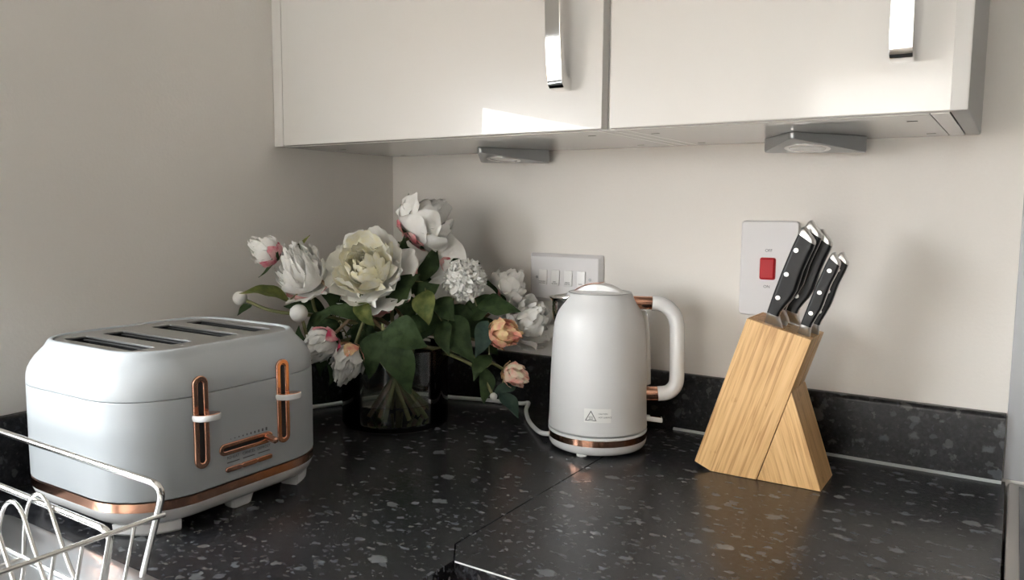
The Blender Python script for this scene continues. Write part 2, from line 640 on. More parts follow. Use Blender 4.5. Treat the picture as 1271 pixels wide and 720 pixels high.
bm = bmesh.new(); add_box(bm, (-.0006, WY0 - (WY0 + WY1) / 2 + .012, .02), (.0006, WY1 - (WY0 + WY1) / 2 - .012, .555))
from_bm('fabric', bm, M['blind'], bl)
bm = bmesh.new(); add_box(bm, (-.005, WY0 - (WY0 + WY1) / 2 + .012, 0), (.005, WY1 - (WY0 + WY1) / 2 - .012, .022), .003)
from_bm('bottom_bar', bm, M['frame'], bl)
bm = bmesh.new(); add_tube(bm, [(-.004, WY0 - (WY0 + WY1) / 2 + .008, .575), (-.004, WY1 - (WY0 + WY1) / 2 - .008, .575)], .020, 20)
from_bm('roller', bm, M['frame'], bl)
structure(box('ground_garden', (-12, -14, ZF - .25), (12, YF - .12, ZF - .12), M['floor']))
structure(box('wall_garden', (-6, -7.4, ZF - .12), (9, -7.2, .30), M['brick']))

# ------------------------------------------------------------------ worktops, upstands
UPT, UPZ = .0144, .0939


def worktop(name, poly, mat, label):
    bm = bmesh.new()
    a = [bm.verts.new((x, y, 0)) for x, y in poly]
    b = [bm.verts.new((x, y, -.038)) for x, y in poly]
    bm.faces.new(a); bm.faces.new(list(reversed(b)))
    n = len(poly)
    for i in range(n):
        j = (i + 1) % n
        bm.faces.new((a[j], a[i], b[i], b[j]))
    bmesh.ops.recalc_face_normals(bm, faces=bm.faces)
    bmesh.ops.bevel(bm, geom=[e for e in bm.edges if abs(e.verts[0].co.z) < 1e-6 and abs(e.verts[1].co.z) < 1e-6],
                    offset=.0007, segments=2, profile=.5, affect='EDGES')
    return tag(from_bm(name, bm, mat), label, 'worktop')


worktop('worktop', [(.002, -.002), (.5857, -.002), (.5857, -.570), (.609, -.603), (.609, -2.4), (.002, -2.4)], M['granite'],
        'dark speckled worktop under the toaster and vase, running along the left wall')
worktop('worktop', [(.5871, -.002), (1.0853, -.002), (1.0853, -.603), (.6101, -.603), (.5871, -.570)], M['granite'],
        'dark speckled worktop under the bamboo knife block, along the back wall')


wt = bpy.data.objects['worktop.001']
box('edge_highlight', (.6108, -.6036, -.0016), (1.0850, -.6030, -.0002), M['plastic'], wt)  # pale laminate edge line, with the brightness of its reflection painted in


def upstand_profile():
    r = .007
    pts = [(0, .0006), (UPT, .0006), (UPT, UPZ - r)]
    for k in range(1, 7):
        a = PI / 2 * k / 6
        pts.append((UPT - r + r * math.cos(a), UPZ - r + r * math.sin(a)))
    pts.append((0, UPZ))
    return pts


bm = bmesh.new()
pr = upstand_profile()
add_loft(bm, [[Vector((x, -d - .0005, z)) for d, z in pr] for x in (.0005, 1.0812)])
structure(from_bm('trim_1', bm, M['granite_up']))
bm = bmesh.new()
add_loft(bm, [[Vector((d + .0005, y, z)) for d, z in pr] for y in (-.0155, -2.4)])
structure(from_bm('trim_2', bm, M['granite_up']))
bm = bmesh.new()
add_loft(bm, [[Vector((x, -UPT - .0008 - d, z)) for d, z in ((0, .0004), (.0036, .0004), (.0026, .0022), (0, .0042))] for x in (.62, 1.081)])
structure(from_bm('trim_3', bm, M['silicone']))


def base_cabinet(lo, hi, face, label):
    root = empty('base_cabinet', ((lo[0] + hi[0]) / 2, (lo[1] + hi[1]) / 2, ZF))
    p = root.location
    bm = bmesh.new(); add_box(bm, Vector(lo) - p, Vector(hi) - p, .001)
    from_bm('body', bm, M['carcass'], root)
    for k in range(2):
        if face == 'y':
            w = (hi[0] - lo[0]) / 2
            a = (lo[0] + k * w + .002, lo[1] - .02, lo[2] + .15); b = (lo[0] + (k + 1) * w - .002, lo[1] - .001, hi[2] - .006)
        else:
            w = (hi[1] - lo[1]) / 2
            a = (hi[0] + .001, lo[1] + k * w + .002, lo[2] + .15); b = (hi[0] + .02, lo[1] + (k + 1) * w - .002, hi[2] - .006)
        bm = bmesh.new(); add_box(bm, Vector(a) - p, Vector(b) - p, .002)
        from_bm('door', bm, M['gloss'], root)
    return tag(root, label, 'cabinet')


base_cabinet((.62, -.56, ZF), (1.083, -.005, -.0385), 'y', 'base cabinet under the worktop that carries the knife block')
base_cabinet((.005, -2.38, ZF), (.565, -.61, -.0385), 'x', 'base cabinet under the worktop that carries the toaster')

# ------------------------------------------------------------------ wall cabinets
ZB = .4639
YD = -.3033          # front faces of the doors
ZT = 1.16


def bow_handle(parent, cx, base):
    prof_out = [(0, .5155), (.020, .5165), (.0245, .519), (.0268, .524), (.030, .545), (.034, .585), (.0365, .63), (.0365, .66),
                (.034, .705), (.030, .745), (.0268, .766), (.0245, .771), (.020, .7735), (0, .7745)]
    prof_in = [(0, .533), (.014, .533), (.0185, .540), (.0225, .560), (.027, .595), (.0295, .63), (.0295, .66),
               (.027, .695), (.0225, .730), (.0185, .750), (.014, .757), (0, .757)]
    bm = bmesh.new()
    hw = .0110
    out = [(YD - d, z) for d, z in prof_out]; inn = [(YD - d, z) for d, z in prof_in]
    # strap as a lofted strip between matched samples

    def resample(pl, n):
        P = [Vector((0, a, b)) for a, b in pl]
        L = [0]
        for i in range(1, len(P)):
            L.append(L[-1] + (P[i] - P[i - 1]).length)
        res = []
        for k in range(n):
            t = L[-1] * k / (n - 1)
            i = 1
            while i < len(P) - 1 and L[i] < t:
                i += 1
            f = (t - L[i - 1]) / max(L[i] - L[i - 1], 1e-9)
            res.append(P[i - 1].lerp(P[i], f))
        return res
    n = 44
    A = resample(out, n); B = resample(inn, n)
    rings = []
    for a, b in zip(A, B):
        rings.append([Vector((cx - hw, a.y, a.z)) - base, Vector((cx + hw, a.y, a.z)) - base,
                      Vector((cx + hw, b.y, b.z)) - base, Vector((cx - hw, b.y, b.z)) - base])
    add_loft(bm, rings)
    bmesh.ops.recalc_face_normals(bm, faces=bm.faces)
    bmesh.ops.bevel(bm, geom=[e for e in bm.edges if abs(e.calc_face_angle(0)) > 1.2], offset=.0009, segments=2, profile=.5, affect='EDGES')
    return from_bm('handle', bm, M['chrome'], parent, 40)


def slot_mark(bm, x, y, base, L=.011):
    add_box(bm, Vector((x - L / 2, y - .0015, ZB - .0004)) - base, Vector((x + L / 2, y + .0015, ZB + .0006)) - base)


def wall_cabinet(x0, x1, dx0, dx1, hx, label, filler, endpanel, slots):
    root = empty('wall_cabinet', ((x0 + x1) / 2, -.15, ZB))
    b = root.location.copy()

    def bx(name, lo, hi, mat, bev=.0008):
        bm = bmesh.new(); add_box(bm, Vector(lo) - b, Vector(hi) - b, bev)
        return from_bm(name, bm, mat, root)
    s = .018
    yb, yf = -.002, -.283
    ex = x1 - (s if endpanel else 0)
    bx('side_panel', (x0, yf, ZB), (x0 + s, yb, ZT), M['carcass'])
    bx('side_panel', (ex - s, yf, ZB), (ex, yb, ZT), M['carcass'])
    bx('bottom_panel', (x0 + s + .0006, yf, ZB), (ex - s - .0006, yb, ZB + s), M['carcass'])
    bx('top_panel', (x0 + s + .0006, yf, ZT - s), (ex - s - .0006, yb, ZT), M['carcass'])
    bx('back_panel', (x0 + s + .0006, yb - .008, ZB + s), (ex - s - .0006, yb, ZT - s), M['carcass'])
    if endpanel:
        bx('end_panel', (ex + .0006, YD - .001, ZB), (x1, yb, ZT), M['edge'], .0025)
    if filler:
        bx('filler_panel', (x0, YD, ZB - .0005), (dx0 - .0008, yf - .0005, ZT), M['gloss'], .0012)
    for (x, y) in slots:
        bm = bmesh.new()
        slot_mark(bm, x, y, b)
        from_bm('screw_slot', bm, M['dark'], root)
    d = bx('door', (dx0, YD, ZB + .0008), (dx1, yf - .0012, ZT), M['gloss'], .0016)
    bow_handle(d, hx, b)
    return tag(root, label, 'cabinet')


wall_cabinet(.0008, .6245, .0236, .6205, .5655, 'gloss white wall cabinet above the vase, touching the left wall', True, False,
             [(.06, -.20), (.055, -.03), (.57, -.23), (.565, -.05)])
wall_cabinet(.6252, 1.0294, .6312, 1.0245, .9675, 'gloss white wall cabinet above the knife block, with grey end panel', False, True,
             [(.66, -.22), (.665, -.05), (.97, -.22), (.975, -.05)])

# ------------------------------------------------------------------ lights under the cabinets


def round_tri(P, r=.008, n=5):
    out = []
    k = len(P)
    for i in range(k):
        p = Vector(P[i]); a = Vector(P[i - 1]) - p; c = Vector(P[(i + 1) % k]) - p
        s = p + a.normalized() * r * 1.6; e = p + c.normalized() * r * 1.6
        for j in range(n + 1):
            t = j / n
            out.append((1 - t) ** 2 * s + 2 * t * (1 - t) * p + t * t * e)
    return out


def cabinet_spotlight(apex, label):
    root = empty('cabinet_spotlight', (apex[0], apex[1], ZB))
    Bv, Cv, Av = Vector((0, 0)), Vector((.0775, .1213)), Vector((-.064, .1025))
    tri = round_tri([Av, Bv, Cv])
    ax = ((Av + Cv) / 2).normalized()
    Lm = ((Av + Cv) / 2).dot(ax)

    def depth(p):
        return .0085 + .0125 * max(0, p.dot(ax)) / Lm
    cen = (Av + Bv + Cv) / 3
    ring = lambda f, k, o: [Vector((*(cen + (p - cen) * f), -depth(p) * k - o)) for p in tri]
    top = [Vector((*(cen + (p - cen) * .985), -.0003)) for p in tri]
    rings = [top, [Vector((p.x, p.y, -.0014)) for p in tri], ring(1, .86, 0), ring(.985, 1, 0)]
    loft('housing', rings, M['satin_grey'], root)
    # round lamp set in the sloping underside
    nrm = Vector((ax.x * .0125 / Lm, ax.y * .0125 / Lm, 1)).normalized()
    c3 = Vector((*cen, -depth(cen)))
    e1 = nrm.cross(Vector((0, 0, 1)) if abs(nrm.z) < .9 else Vector((1, 0, 0))).normalized(); e2 = nrm.cross(e1)

    def ringc(r, off, n=40):
        return [c3 + (e1 * math.cos(2 * PI * i / n) + e2 * math.sin(2 * PI * i / n)) * r - nrm * off for i in range(n)]
    loft('lamp_bezel', [ringc(.030, -.002), ringc(.030, .0006), ringc(.027, .0012), ringc(.024, .0005)], M['steel'], root, True, False)
    loft('lens', [ringc(.024, 0), ringc(.0235, .0012), ringc(.016, .0024), ringc(.008, .0029), ringc(.001, .003)], M['lens'], root)
    return tag(root, label, 'light', 'triangular lights under the wall cabinets')


cabinet_spotlight((.307, -.1371), 'grey triangular light under the left wall cabinet, above the vase')
cabinet_spotlight((.8242, -.1656), 'grey triangular light under the right wall cabinet, above the knives')


# ------------------------------------------------------------------ wall plates
def plate_rings(w, h, prof, r=.004):
    rings = []
    for inset, d in prof:
        rings.append([Vector((p.x, -d, p.y)) for p in rrect(w, h, r, 0, inset, 4)])
    return rings


root = empty('cooker_switch', (.7183 + .043, 0, .200 + .073))
loft('plate', plate_rings(.086, .146, [(0, .0006), (0, .007), (.0012, .0088), (.003, .0094)], .006), M['plastic'], root)
sw = loft('rocker', [[Vector((p.x - .0005, -d, p.y + .0003)) for p in rrect(.0215, .0315, .0022, 0, i, 4)] for i, d in
                     ((-.0012, .0090), (-.0012, .0102), (0, .0103), (.0002, .0128), (.0016, .0140))], M['red'], root)
me = xf(text_mesh('OFF', .0062), Matrix.Translation((0, -.0096, .0278)) @ FACE_FRONT); link('off_lettering', me, M['ink'], root, None)
me = xf(text_mesh('ON', .0062), Matrix.Translation((-.001, -.0096, -.0275)) @ FACE_FRONT); link('on_lettering', me, M['ink'], root, None)
tag(root, 'tall white switch plate with a red rocker behind the knives', 'switch')

root = empty('grid_switch', (.334 + .073, 0, .196 + .043))
loft('plate', plate_rings(.146, .086, [(0, .0006), (0, .0035), (.0052, .0105), (.0066, .0112)], .003), M['plastic'], root)
for k, (cx, txt) in enumerate(((-.0420, 'WASHING\nMACHINE'), (-.0166, 'DISH\nWASHER'), (.0092, 'FRIDGE\nFREEZER'), (.0352, 'OVEN'))):
    rk = loft('rocker', [[Vector((p.x + cx, -d - .0016 * (.5 - p.y / .027), p.y + .0005)) for p in rrect(.0168, .0275, .001, 0, i, 3)] for i, d in
                         ((0, .0108), (0, .0128), (.0008, .0136))], M['rocker'], root)
    me = xf(text_mesh(txt, .0030), Matrix.Translation((cx, -.0157, -.0085)) @ FACE_FRONT); link('lettering', me, M['ink'], rk, None)
for cx in (-.0555, .0515):
    bm = bmesh.new()
    add_loft(bm, [[Vector((cx + r * math.cos(2 * PI * i / 16), -d, r * math.sin(2 * PI * i / 16))) for i in range(16)] for r, d in ((.0026, .0108), (.0026, .0117), (.0020, .0121))])
    from_bm('screw', bm, M['satin_grey'], root)
tag(root, 'wide white switch plate with four rockers behind the kettle', 'switch')

# ------------------------------------------------------------------ toaster
TW, TL, TR = .2685, .2961, .0805
toaster = empty('toaster', (.1871, -.6283, 0), .014)
tag(toaster, 'pale grey four-slot toaster with copper trim by the left wall', 'toaster')
rr = lambda z, i=0.0: rrect(TW, TL, TR, z, i, 12)
loft('lower_shell', [rr(.0412, .004), rr(.0416, .0012), rr(.043, 0), rr(.09, -.0002), rr(.1515, 0), rr(.1524, .0006), rr(.1526, .004)], M['toaster'], toaster)
loft('upper_shell', [rr(.1527, .004), rr(.1530, .0008), rr(.1540, 0), rr(.163, .0006), rr(.170, .0022), rr(.177, .0055), rr(.183, .0095), rr(.188, .0140),
                     rr(.1925, .0184), rr(.1955, .0208), rr(.1985, .0226), rr(.2010, .0241), rr(.2028, .0260), rr(.2034, .0283), rr(.2030, .0303), rr(.2016, .0316), rr(.1985, .0320)], M['toaster'], toaster, True, False, 50)
loft('copper_band', [rr(.0305, .004), rr(.0308, -.0002), rr(.0408, -.0002), rr(.0411, .004)], M['copper'], toaster, False, False)
loft('base', [rr(.0130, .030), rr(.0130, .014), rr(.0145, .0095), rr(.018, .0055), rr(.024, .0024), rr(.0290, .0006), rr(.0303, .0008), rr(.0304, .006)], M['white_gloss'], toaster)
for q in range(4):
    bm = bmesh.new()
    def arc(z, i0, i1):
        oo = rrect(TW, TL, TR, z, i0, 12)[q * 13 + 2:q * 13 + 11]
        ii = rrect(TW, TL, TR, z, i1, 12)[q * 13 + 2:q * 13 + 11]
        return oo + list(reversed(ii))
    add_loft(bm, [arc(.0002, .0125, .034), arc(.003, .0100, .036), arc(.0136, .0088, .038)])
    from_bm('foot', bm, M['white_gloss'], toaster)
for fx, fy in ((TW / 2 - .0235, .0), (-TW / 2 + .0235, .0)):
    bm = bmesh.new()
    add_loft(bm, [rrect(a, b2, .004, z, 0, 4) for a, b2, z in ((.016, .024, 0.0003), (.018, .028, .002), (.022, .034, .0132))])
    for v in bm.verts:
        v.co.x += fx; v.co.y += fy
    from_bm('foot', bm, M['white_gloss'], toaster)
# top plate with four bread slots
SLOT_Y = (-.0872, -.0385, .0282, .0802)
tw2, tl2, tr2 = TW - .0650, TL - .0650, TR - .0325
SX0, SX1 = -.0735, .0690
loops = [[(p.x, p.y) for p in rrect(tw2, tl2, tr2, 0, 0, 8)]]
for sy in SLOT_Y:
    loops.append(rect2(SX0, sy - .0145, SX1, sy + .0145, .004))
me = xf(plate2d(loops, .0008, .0004, 2), Matrix.Translation((0, 0, .2002)))
link('top_plate', me, M['topplate'], toaster, 30)
for sy in SLOT_Y:
    bm = bmesh.new()
    q = rect2(SX0 - .0005, sy - .015, SX1 + .0005, sy + .015, .004)
    add_loft(bm, [[Vector((x, y, z)) for x, y in q] for z in (.105, .1993)], True, False)
    for y2 in (-.0095, .0095):
        for k in range(6):
            x = SX0 + .012 + k * .0237
            add_tube(bm, [(x, sy + y2, .11), (x, sy + y2, .1975)], .0009, 6)
        add_tube(bm, [(SX0 + .004, sy + y2, .1975), (SX1 - .004, sy + y2, .1975)], .0011, 6)
    from_bm('bread_slot', bm, M['slotdark'], toaster, 35, False)
XFc = TW / 2            # local front face


def right_plate(name, loops, depth, bevel, x, mat, parent):
    me = xf(plate2d(loops, depth, bevel, 2), Matrix.Translation((x, 0, 0)) @ FACE_RIGHT)
    return link(name, me, mat, parent, 40)


for ly, kz in ((-.0652, .1305), (.0528, .1305)):
    tr = right_plate('lever_track', [stadium(ly, .1215, .0172, .1040), stadium(ly, .1215, .0092, .0955)], .0008, .0012, XFc + .0002, M['copper'], toaster)
    right_plate('track_channel', [stadium(ly, .1215, .0125, .0985)], .0004, 0, XFc + .0004, M['copper'], tr)
    right_plate('track_opening_reflection', [stadium(ly, .1213, .0062, .0920)], .0003, 0, XFc + .0007, M['dark'], tr)  # slot opening, widened so its dark colour stands for the copper's dark reflection
    # D-shaped lever: white body, copper inset on top
    d = [(0, -.0135), (.010, -.0145), (.018, -.0125), (.0235, -.0065), (.0250, .001), (.0225, .0075), (.016, .0125), (.008, .0135), (0, .0120)]
    dd = [(p.x, p.y) for p in catmull([(x, y, 0) for x, y in d], 4)]
    f = lambda s, z: [Vector((XFc + .003 + .011 + (x - .011) * s, ly + y * s, kz + z + .10 * (x - .011))) for x, y in dd]
    lv = loft('lever', [f(.80, -.0045), f(.94, -.0036), f(1, -.0012), f(1, .0016), f(.95, .0028)], M['white_gloss'], toaster)
    loft('lever_inlay', [f(.90, .0024), f(.90, .0031), f(.84, .0036)], M['copper'], lv)
# browning slider
bc, bl = -.0040, .0755
sl = right_plate('slider_track', [stadium(bc, .0818, bl, .0120), stadium(bc, .0818, bl - .007, .0056)], .0008, .0010, XFc + .0002, M['copper'], toaster)
right_plate('slider_channel', [stadium(bc, .0818, bl - .004, .0084)], .0004, 0, XFc + .0002, M['slotdark'], sl)
kb = [(XFc + .001, .0255, .0822), (XFc + .008, .0262, .0814), (XFc + .0165, .0262, .0802), (XFc + .0185, .0262, .0799)]
bm = bmesh.new(); add_tube(bm, kb, [.0046, .0042, .0040, .0022], 14)
from_bm('slider_knob', bm, M['copper'], sl)
for k in range(10):
    s = .0004 + .00017 * k
    y = -.0262 + k * .0058
    right_plate('level_mark', [rect2(y - .0007 - .00006 * k, .0925 - s, y + .0007 + .00006 * k, .0925 + s, .0002, 2)], .00015, 0, XFc + .0002, M['ink'], toaster)
for k, (y, t) in enumerate(((-.0235, 'REHEAT'), (-.0010, 'CANCEL'), (.0215, 'DEFROST'))):
    me = xf(text_mesh(t, .0048), Matrix.Translation((XFc + .0003, y, .0706)) @ FACE_RIGHT)
    link('lettering', me, M['ink'], toaster, None)
    right_plate('underline', [rect2(y - .0088, .0645, y + .0088, .0656, .0004, 2)], .00015, 0, XFc + .0002, M['ink'], toaster)
for k, y in enumerate((-.0235, -.0010, .0215)):
    right_plate('push_button', [stadium(y, .0572, .0218, .0044)], .0008, .0008, XFc + .0008, M['copper'], toaster)
# mains lead leaving behind the toaster
tc = [(-.128, .02, .020), (-.140, .04, .010), (-.150, .08, .0050), (-.152, .13, .0042)]
tube('power_cord', catmull(tc, 8), .0034, M['cord'], toaster)

# ------------------------------------------------------------------ kettle
KX, KY = .55155, -.15934
KA = math.atan2(.44309, .89647)
kettle = empty('kettle', (KX, KY, .0322), KA)
tag(kettle, 'white kettle with copper collars standing on its round base', 'kettle')
kz0 = .0322


def kr(z):
    pts = [(.0322, .0748), (.06, .0742), (.108, .0730), (.150, .0712), (.186, .0690), (.200, .0661), (.2077, .0634), (.216, .0595), (.224, .0550), (.232, .0497), (.2365, .0482)]
    for (a, ra), (b, rb) in zip(pts[:-1], pts[1:]):
        if z <= b:
            return ra + (rb - ra) * (z - a) / (b - a)
    return pts[-1][1]


prof = [(.066, .0000), (.0738, .0002), (.0752, .0012), (.0755, .0030)]
P = catmull([(r, 0, z) for z, r in [(.036, .0752), (.06, .0742), (.108, .0730), (.150, .0712), (.178, .0694), (.194, .0672), (.2077, .0634), (.217, .0588), (.225, .0541), (.232, .0503), (.2360, .0486)]], 4)
prof += [(p.x, p.z - kz0) for p in P] + [(.0478, .2366 - kz0), (.0462, .2366 - kz0), (.0456, .2355 - kz0)]
lathe('body', prof, M['kettle'], kettle, 96, True, False, 40)
# lid: shallow dome with a raised grip across it
lid = lathe('lid', [(.0452, .2345 - kz0), (.0452, .2362 - kz0), (.0440, .2372 - kz0), (.036, .2386 - kz0), (.022, .2398 - kz0), (.008, .2403 - kz0), (.0005, .2404 - kz0)], M['white_gloss'], kettle, 72)
lathe('lid_rim', [(.0478, .2360 - kz0), (.0476, .2373 - kz0), (.0462, .2377 - kz0), (.0450, .2368 - kz0)], M['satin_grey'], lid, 72, False, False)
# raised arch-shaped grip running across the lid
bm = bmesh.new()
rings = []
for k in range(15):
    t = -1 + 2 * k / 14
    zt = .2380 - kz0 + .0125 * math.cos(t * PI / 2) ** .8
    w = .0135 - .003 * abs(t)
    x = t * .0365
    zb = .2372 - kz0
    rings.append([Vector((x, -w, zb)), Vector((x, -w * .92, zt - .0015)), Vector((x, -w * .7, zt)), Vector((x, w * .7, zt)), Vector((x, w * .92, zt - .0015)), Vector((x, w, zb))])
add_loft(bm, rings)
for v in bm.verts:
    v.co = Matrix.Rotation(-.35, 3, 'Z') @ v.co
from_bm('lid_grip', bm, M['white_gloss'], lid, 50)
bm = bmesh.new()
rings = []
for k in range(13):
    t = -1.0 + 1.05 * k / 12
    zt = .2384 - kz0 + .0125 * math.cos(t * PI / 2) ** .8
    x = t * .0372
    w = .0105
    rings.append([Vector((x, -w, zt - .0006)), Vector((x, -w, zt + .0006)), Vector((x, w, zt + .0006)), Vector((x, w, zt - .0006))])
add_loft(bm, rings)
for v in bm.verts:
    v.co = Matrix.Rotation(-.35, 3, 'Z') @ v.co
from_bm('grip_inlay', bm, M['copper'], lid, 50)
# chrome pouring lip
bm = bmesh.new()
rings = []
for k in range(11):
    t = k / 10
    z = .1905 + (.2335 - .1905) * t
    wv = .0025 + .0215 * t ** .8
    e = .0005 + .0215 * t ** 1.15 + max(0, t - .8) * .03
    rb = kr(z)
    ring = []
    for i in range(17):
        s = -1 + 2 * i / 16
        y = s * wv
        xb = -math.sqrt(max(rb * rb - y * y, 1e-6)) + .0015
        x = xb - (e + .0015) * (1 - abs(s) ** 1.5)
        zz = z - kz0 - (.004 * t * (1 - s * s))
        ring.append(Vector((x, y, zz)))
    rings.append(ring)
add_loft(bm, rings, False, False, False)
so = from_bm('spout', bm, M['chrome'], kettle, 60)
md = so.modifiers.new('s', 'SOLIDIFY'); md.thickness = .0014; md.offset = 0
# spout edge trim against the body
# handle
zc = .2218 - kz0
white = [(.0785, 0, zc), (.090, 0, zc - .0008), (.1015, 0, zc - .0062), (.1110, 0, zc - .0165), (.1158, 0, zc - .030), (.1172, 0, zc - .05), (.1180, 0, .130 - kz0),
         (.1183, 0, .108 - kz0), (.1165, 0, .0975 - kz0), (.1110, 0, .0895 - kz0), (.1030, 0, .0848 - kz0), (.0905, 0, .0832 - kz0)]
tube('handle', catmull(white, 6), .0112, M['white_gloss'], kettle, 20)
tube('collar', [(.0462, 0, zc + .0004), (.0480, 0, zc + .0004), (.0784, 0, zc), (.0790, 0, zc)], [.0095, .0099, .0099, .0094], M['copper'], kettle, 24)
tube('collar', [(.0700, 0, .0829 - kz0), (.0715, 0, .0829 - kz0), (.0905, 0, .0832 - kz0), (.0912, 0, .0832 - kz0)], [.0105, .0109, .0109, .0104], M['copper'], kettle, 24)
# water gauge strip, behind the handle
bm = bmesh.new()
gz = [.092, .095, .11, .13, .15, .17, .19, .2, .207, .2105]
ga = R_(11)
rings = []
for i, z in enumerate(gz):
    rc = kr(z) - .002
    k = .55 if i in (0, len(gz) - 1) else 1
    cxy = Vector((math.cos(ga), math.sin(ga), 0))
    tn = Vector((-math.sin(ga), math.cos(ga), 0))
    rings.append([cxy * (rc + .0108 * k * math.cos(a)) + tn * .0090 * k * math.sin(a) + Vector((0, 0, z - kz0)) for a in [2 * PI * j / 16 for j in range(16)]])
add_loft(bm, rings)
from_bm('water_gauge', bm, M['clear'], kettle, 50)
# switch tab
bm = bmesh.new()
add_box(bm, (.0735, -.0065, .0412 - kz0), (.0985, .0065, .0487 - kz0), .0018, 3)
for v in bm.verts:
    v.co.z -= (v.co.x - .0735) * .10
tab = from_bm('switch_tab', bm, M['white_gloss'], kettle)
bm = bmesh.new()
add_box(bm, (.0800, -.0045, .0482 - kz0), (.0965, .0045, .0491 - kz0), .0004, 1)
for v in bm.verts:
    v.co.z -= (v.co.x - .0735) * .10
from_bm('switch_inlay', bm, M['copper'], tab)


def wrap_front(me, off, z0):
    """bend a flat xy mesh around the kettle's front"""
    for v in me.vertices:
        z = z0 + v.co.y
        r = kr(z) + off + v.co.z
        a = v.co.x / r
        v.co = (r * math.sin(a), -r * math.cos(a), z - kz0)
    return me


bm = bmesh.new()
nx, ny = 14, 4
g = [[bm.verts.new((-.0197 + .0394 * i / nx, -.0102 + .0204 * j / ny, 0)) for j in range(ny + 1)] for i in range(nx + 1)]
for i in range(nx):
    for j in range(ny):
        bm.faces.new((g[i][j], g[i + 1][j], g[i + 1][j + 1], g[i][j + 1]))
me = bpy.data.meshes.new('label'); bm.to_mesh(me); bm.free()
LZ = .0645
lab = link('warning_label', wrap_front(me, .0004, LZ), M['label'], kettle)
tri = plate2d([[(-.0182, -.0075), (-.0012, -.0075), (-.0097, .0078)], [(-.0164, -.0065), (-.0030, -.0065), (-.0097, .0056)]], .0001)
link('warning_triangle', wrap_front(tri, .0007, LZ), M['ink'], lab, None)
wav = bmesh.new()
for k in range(3):
    add_tube(wav, [(-.0119 + k * .0022 + .0007 * math.sin(j * 1.6), -.0045 + j * .0008, 0) for j in range(6)], .0003, 5)
add_tube(wav, [(-.0130, -.0054, 0), (-.0064, -.0054, 0)], .0003, 5)
me = bpy.data.meshes.new('heat'); wav.to_mesh(me); wav.free()
link('heat_symbol', wrap_front(me, .0007, LZ), M['ink'], lab, None)
for t, yy in (('CAUTION', .0030), ('HOT SURFACE', -.0022)):
    me = text_mesh(t, .0030, .00008, 'LEFT')
    me.transform(Matrix.Translation((.0012, yy, 0)))
    link('lettering', wrap_front(me, .0007, LZ), M['ink'], lab, None)

kbase = empty('kettle_stand', (KX, KY, 0), KA)
tag(kbase, 'round white power base with a copper band under the kettle', 'kettle base')
lathe('plinth', [(.060, .0030), (.068, .0030), (.0715, .0052), (.0738, .0090), (.0748, .0130), (.0750, .0168), (.0735, .0170)], M['white_gloss'], kbase, 96)
lathe('copper_band', [(.0735, .0170), (.0749, .0171), (.0749, .0266), (.0735, .0267)], M['copper'], kbase, 96)
lathe('top_plate', [(.0735, .0267), (.0754, .0268), (.0757, .0290), (.0748, .0303), (.070, .0308), (.060, .0309)], M['white_gloss'], kbase, 96)
for a in (250, 10, 130):
    bm = bmesh.new()
    add_loft(bm, [circle(r, z, 20, .064 * math.cos(R_(a)), .064 * math.sin(R_(a))) for r, z in ((.0075, .0002), (.008, .001), (.008, .0034))])
    from_bm('foot', bm, M['white_gloss'], kbase)
kinv = Matrix.Translation((KX, KY, 0)) @ Matrix.Rotation(KA, 4, 'Z')
kinv = kinv.inverted()
cp = [(.486, -.190, .0130), (.470, -.186, .0105), (.448, -.166, .0065), (.418, -.136, .0050), (.392, -.106, .0062), (.372, -.078, .0105), (.3625, -.055, .0140),
      (.352, -.040, .0120), (.334, -.034, .0070), (.300, -.034, .0048), (.262, -.040, .0045), (.200, -.058, .0045), (.120, -.078, .0045), (.075, -.14, .0045), (.050, -.22, .0045), (.020, -.30, .0045), (.019, -.42, .0045)]
tube('power_cord', [kinv @ p for p in catmull([Vector(p) for p in cp], 8)], .0037, M['cord'], kbase, 10)

# ------------------------------------------------------------------ knife block and knives
KBX, KBY = .80, -.145
block = empty('knife_block', (KBX, KBY, 0))
tag(block, 'leaning bamboo knife block holding five black-handled knives', 'knife block')
Y0, Y1 = -.184, -.106
bm = bmesh.new()
poly = [(.7163, .0105), (.7398, .0004), (.8027, .0004), (.8650, .1976), (.7818, .2188)]
add_prism(bm, [(x - KBX, z) for x, z in poly], Y0 - KBY, Y1 - KBY)
bmesh.ops.recalc_face_normals(bm, faces=bm.faces)
bevel_all(bm, .0007, 2)
AX = Vector((.308, 0, .951)).normalized()
NX = Vector((AX.z, 0, -AX.x))
KN = [  # origin, scale, kind
    ((.8014, -.168, .2150), 'big', 1.00, 'large black knife handle at the front left of the block, three bright rivets'),
    ((.8042, -.1465, .2215), 'big', 1.01, 'large black knife handle half hidden behind the front large one'),
    ((.8150, -.1220, .2150), 'big', .97, 'black knife handle farthest back in the block, near the wall'),
    ((.8448, -.168, .2032), 'small', 1.00, 'small black knife handle at the front right of the block, three rivets'),
    ((.8490, -.1360, .2025), 'small', 1.00, 'small black knife handle behind the other small one, rightmost in the block'),
]
blk = from_bm('leaning_block', bm, M['bam1'], block, 30)
cut = bmesh.new()
for o, kind, sc, lab_ in KN:
    w = .0262 if kind == 'big' else .0168
    w *= sc
    O = Vector(o) - Vector((KBX, KBY, 0))
    r = bmesh.ops.create_cube(cut, size=1)
    for v in r['verts']:
        c = v.co.copy()
        v.co = O + NX * (w / 2 + c.x * (w + .003)) + AX * (-.045 + c.z * .15) + Vector((0, c.y * .0050, 0))
me = bpy.data.meshes.new('cutter'); cut.to_mesh(me); cut.free()
co = bpy.data.objects.new('cutter', me); C.objects.link(co); co.parent = block
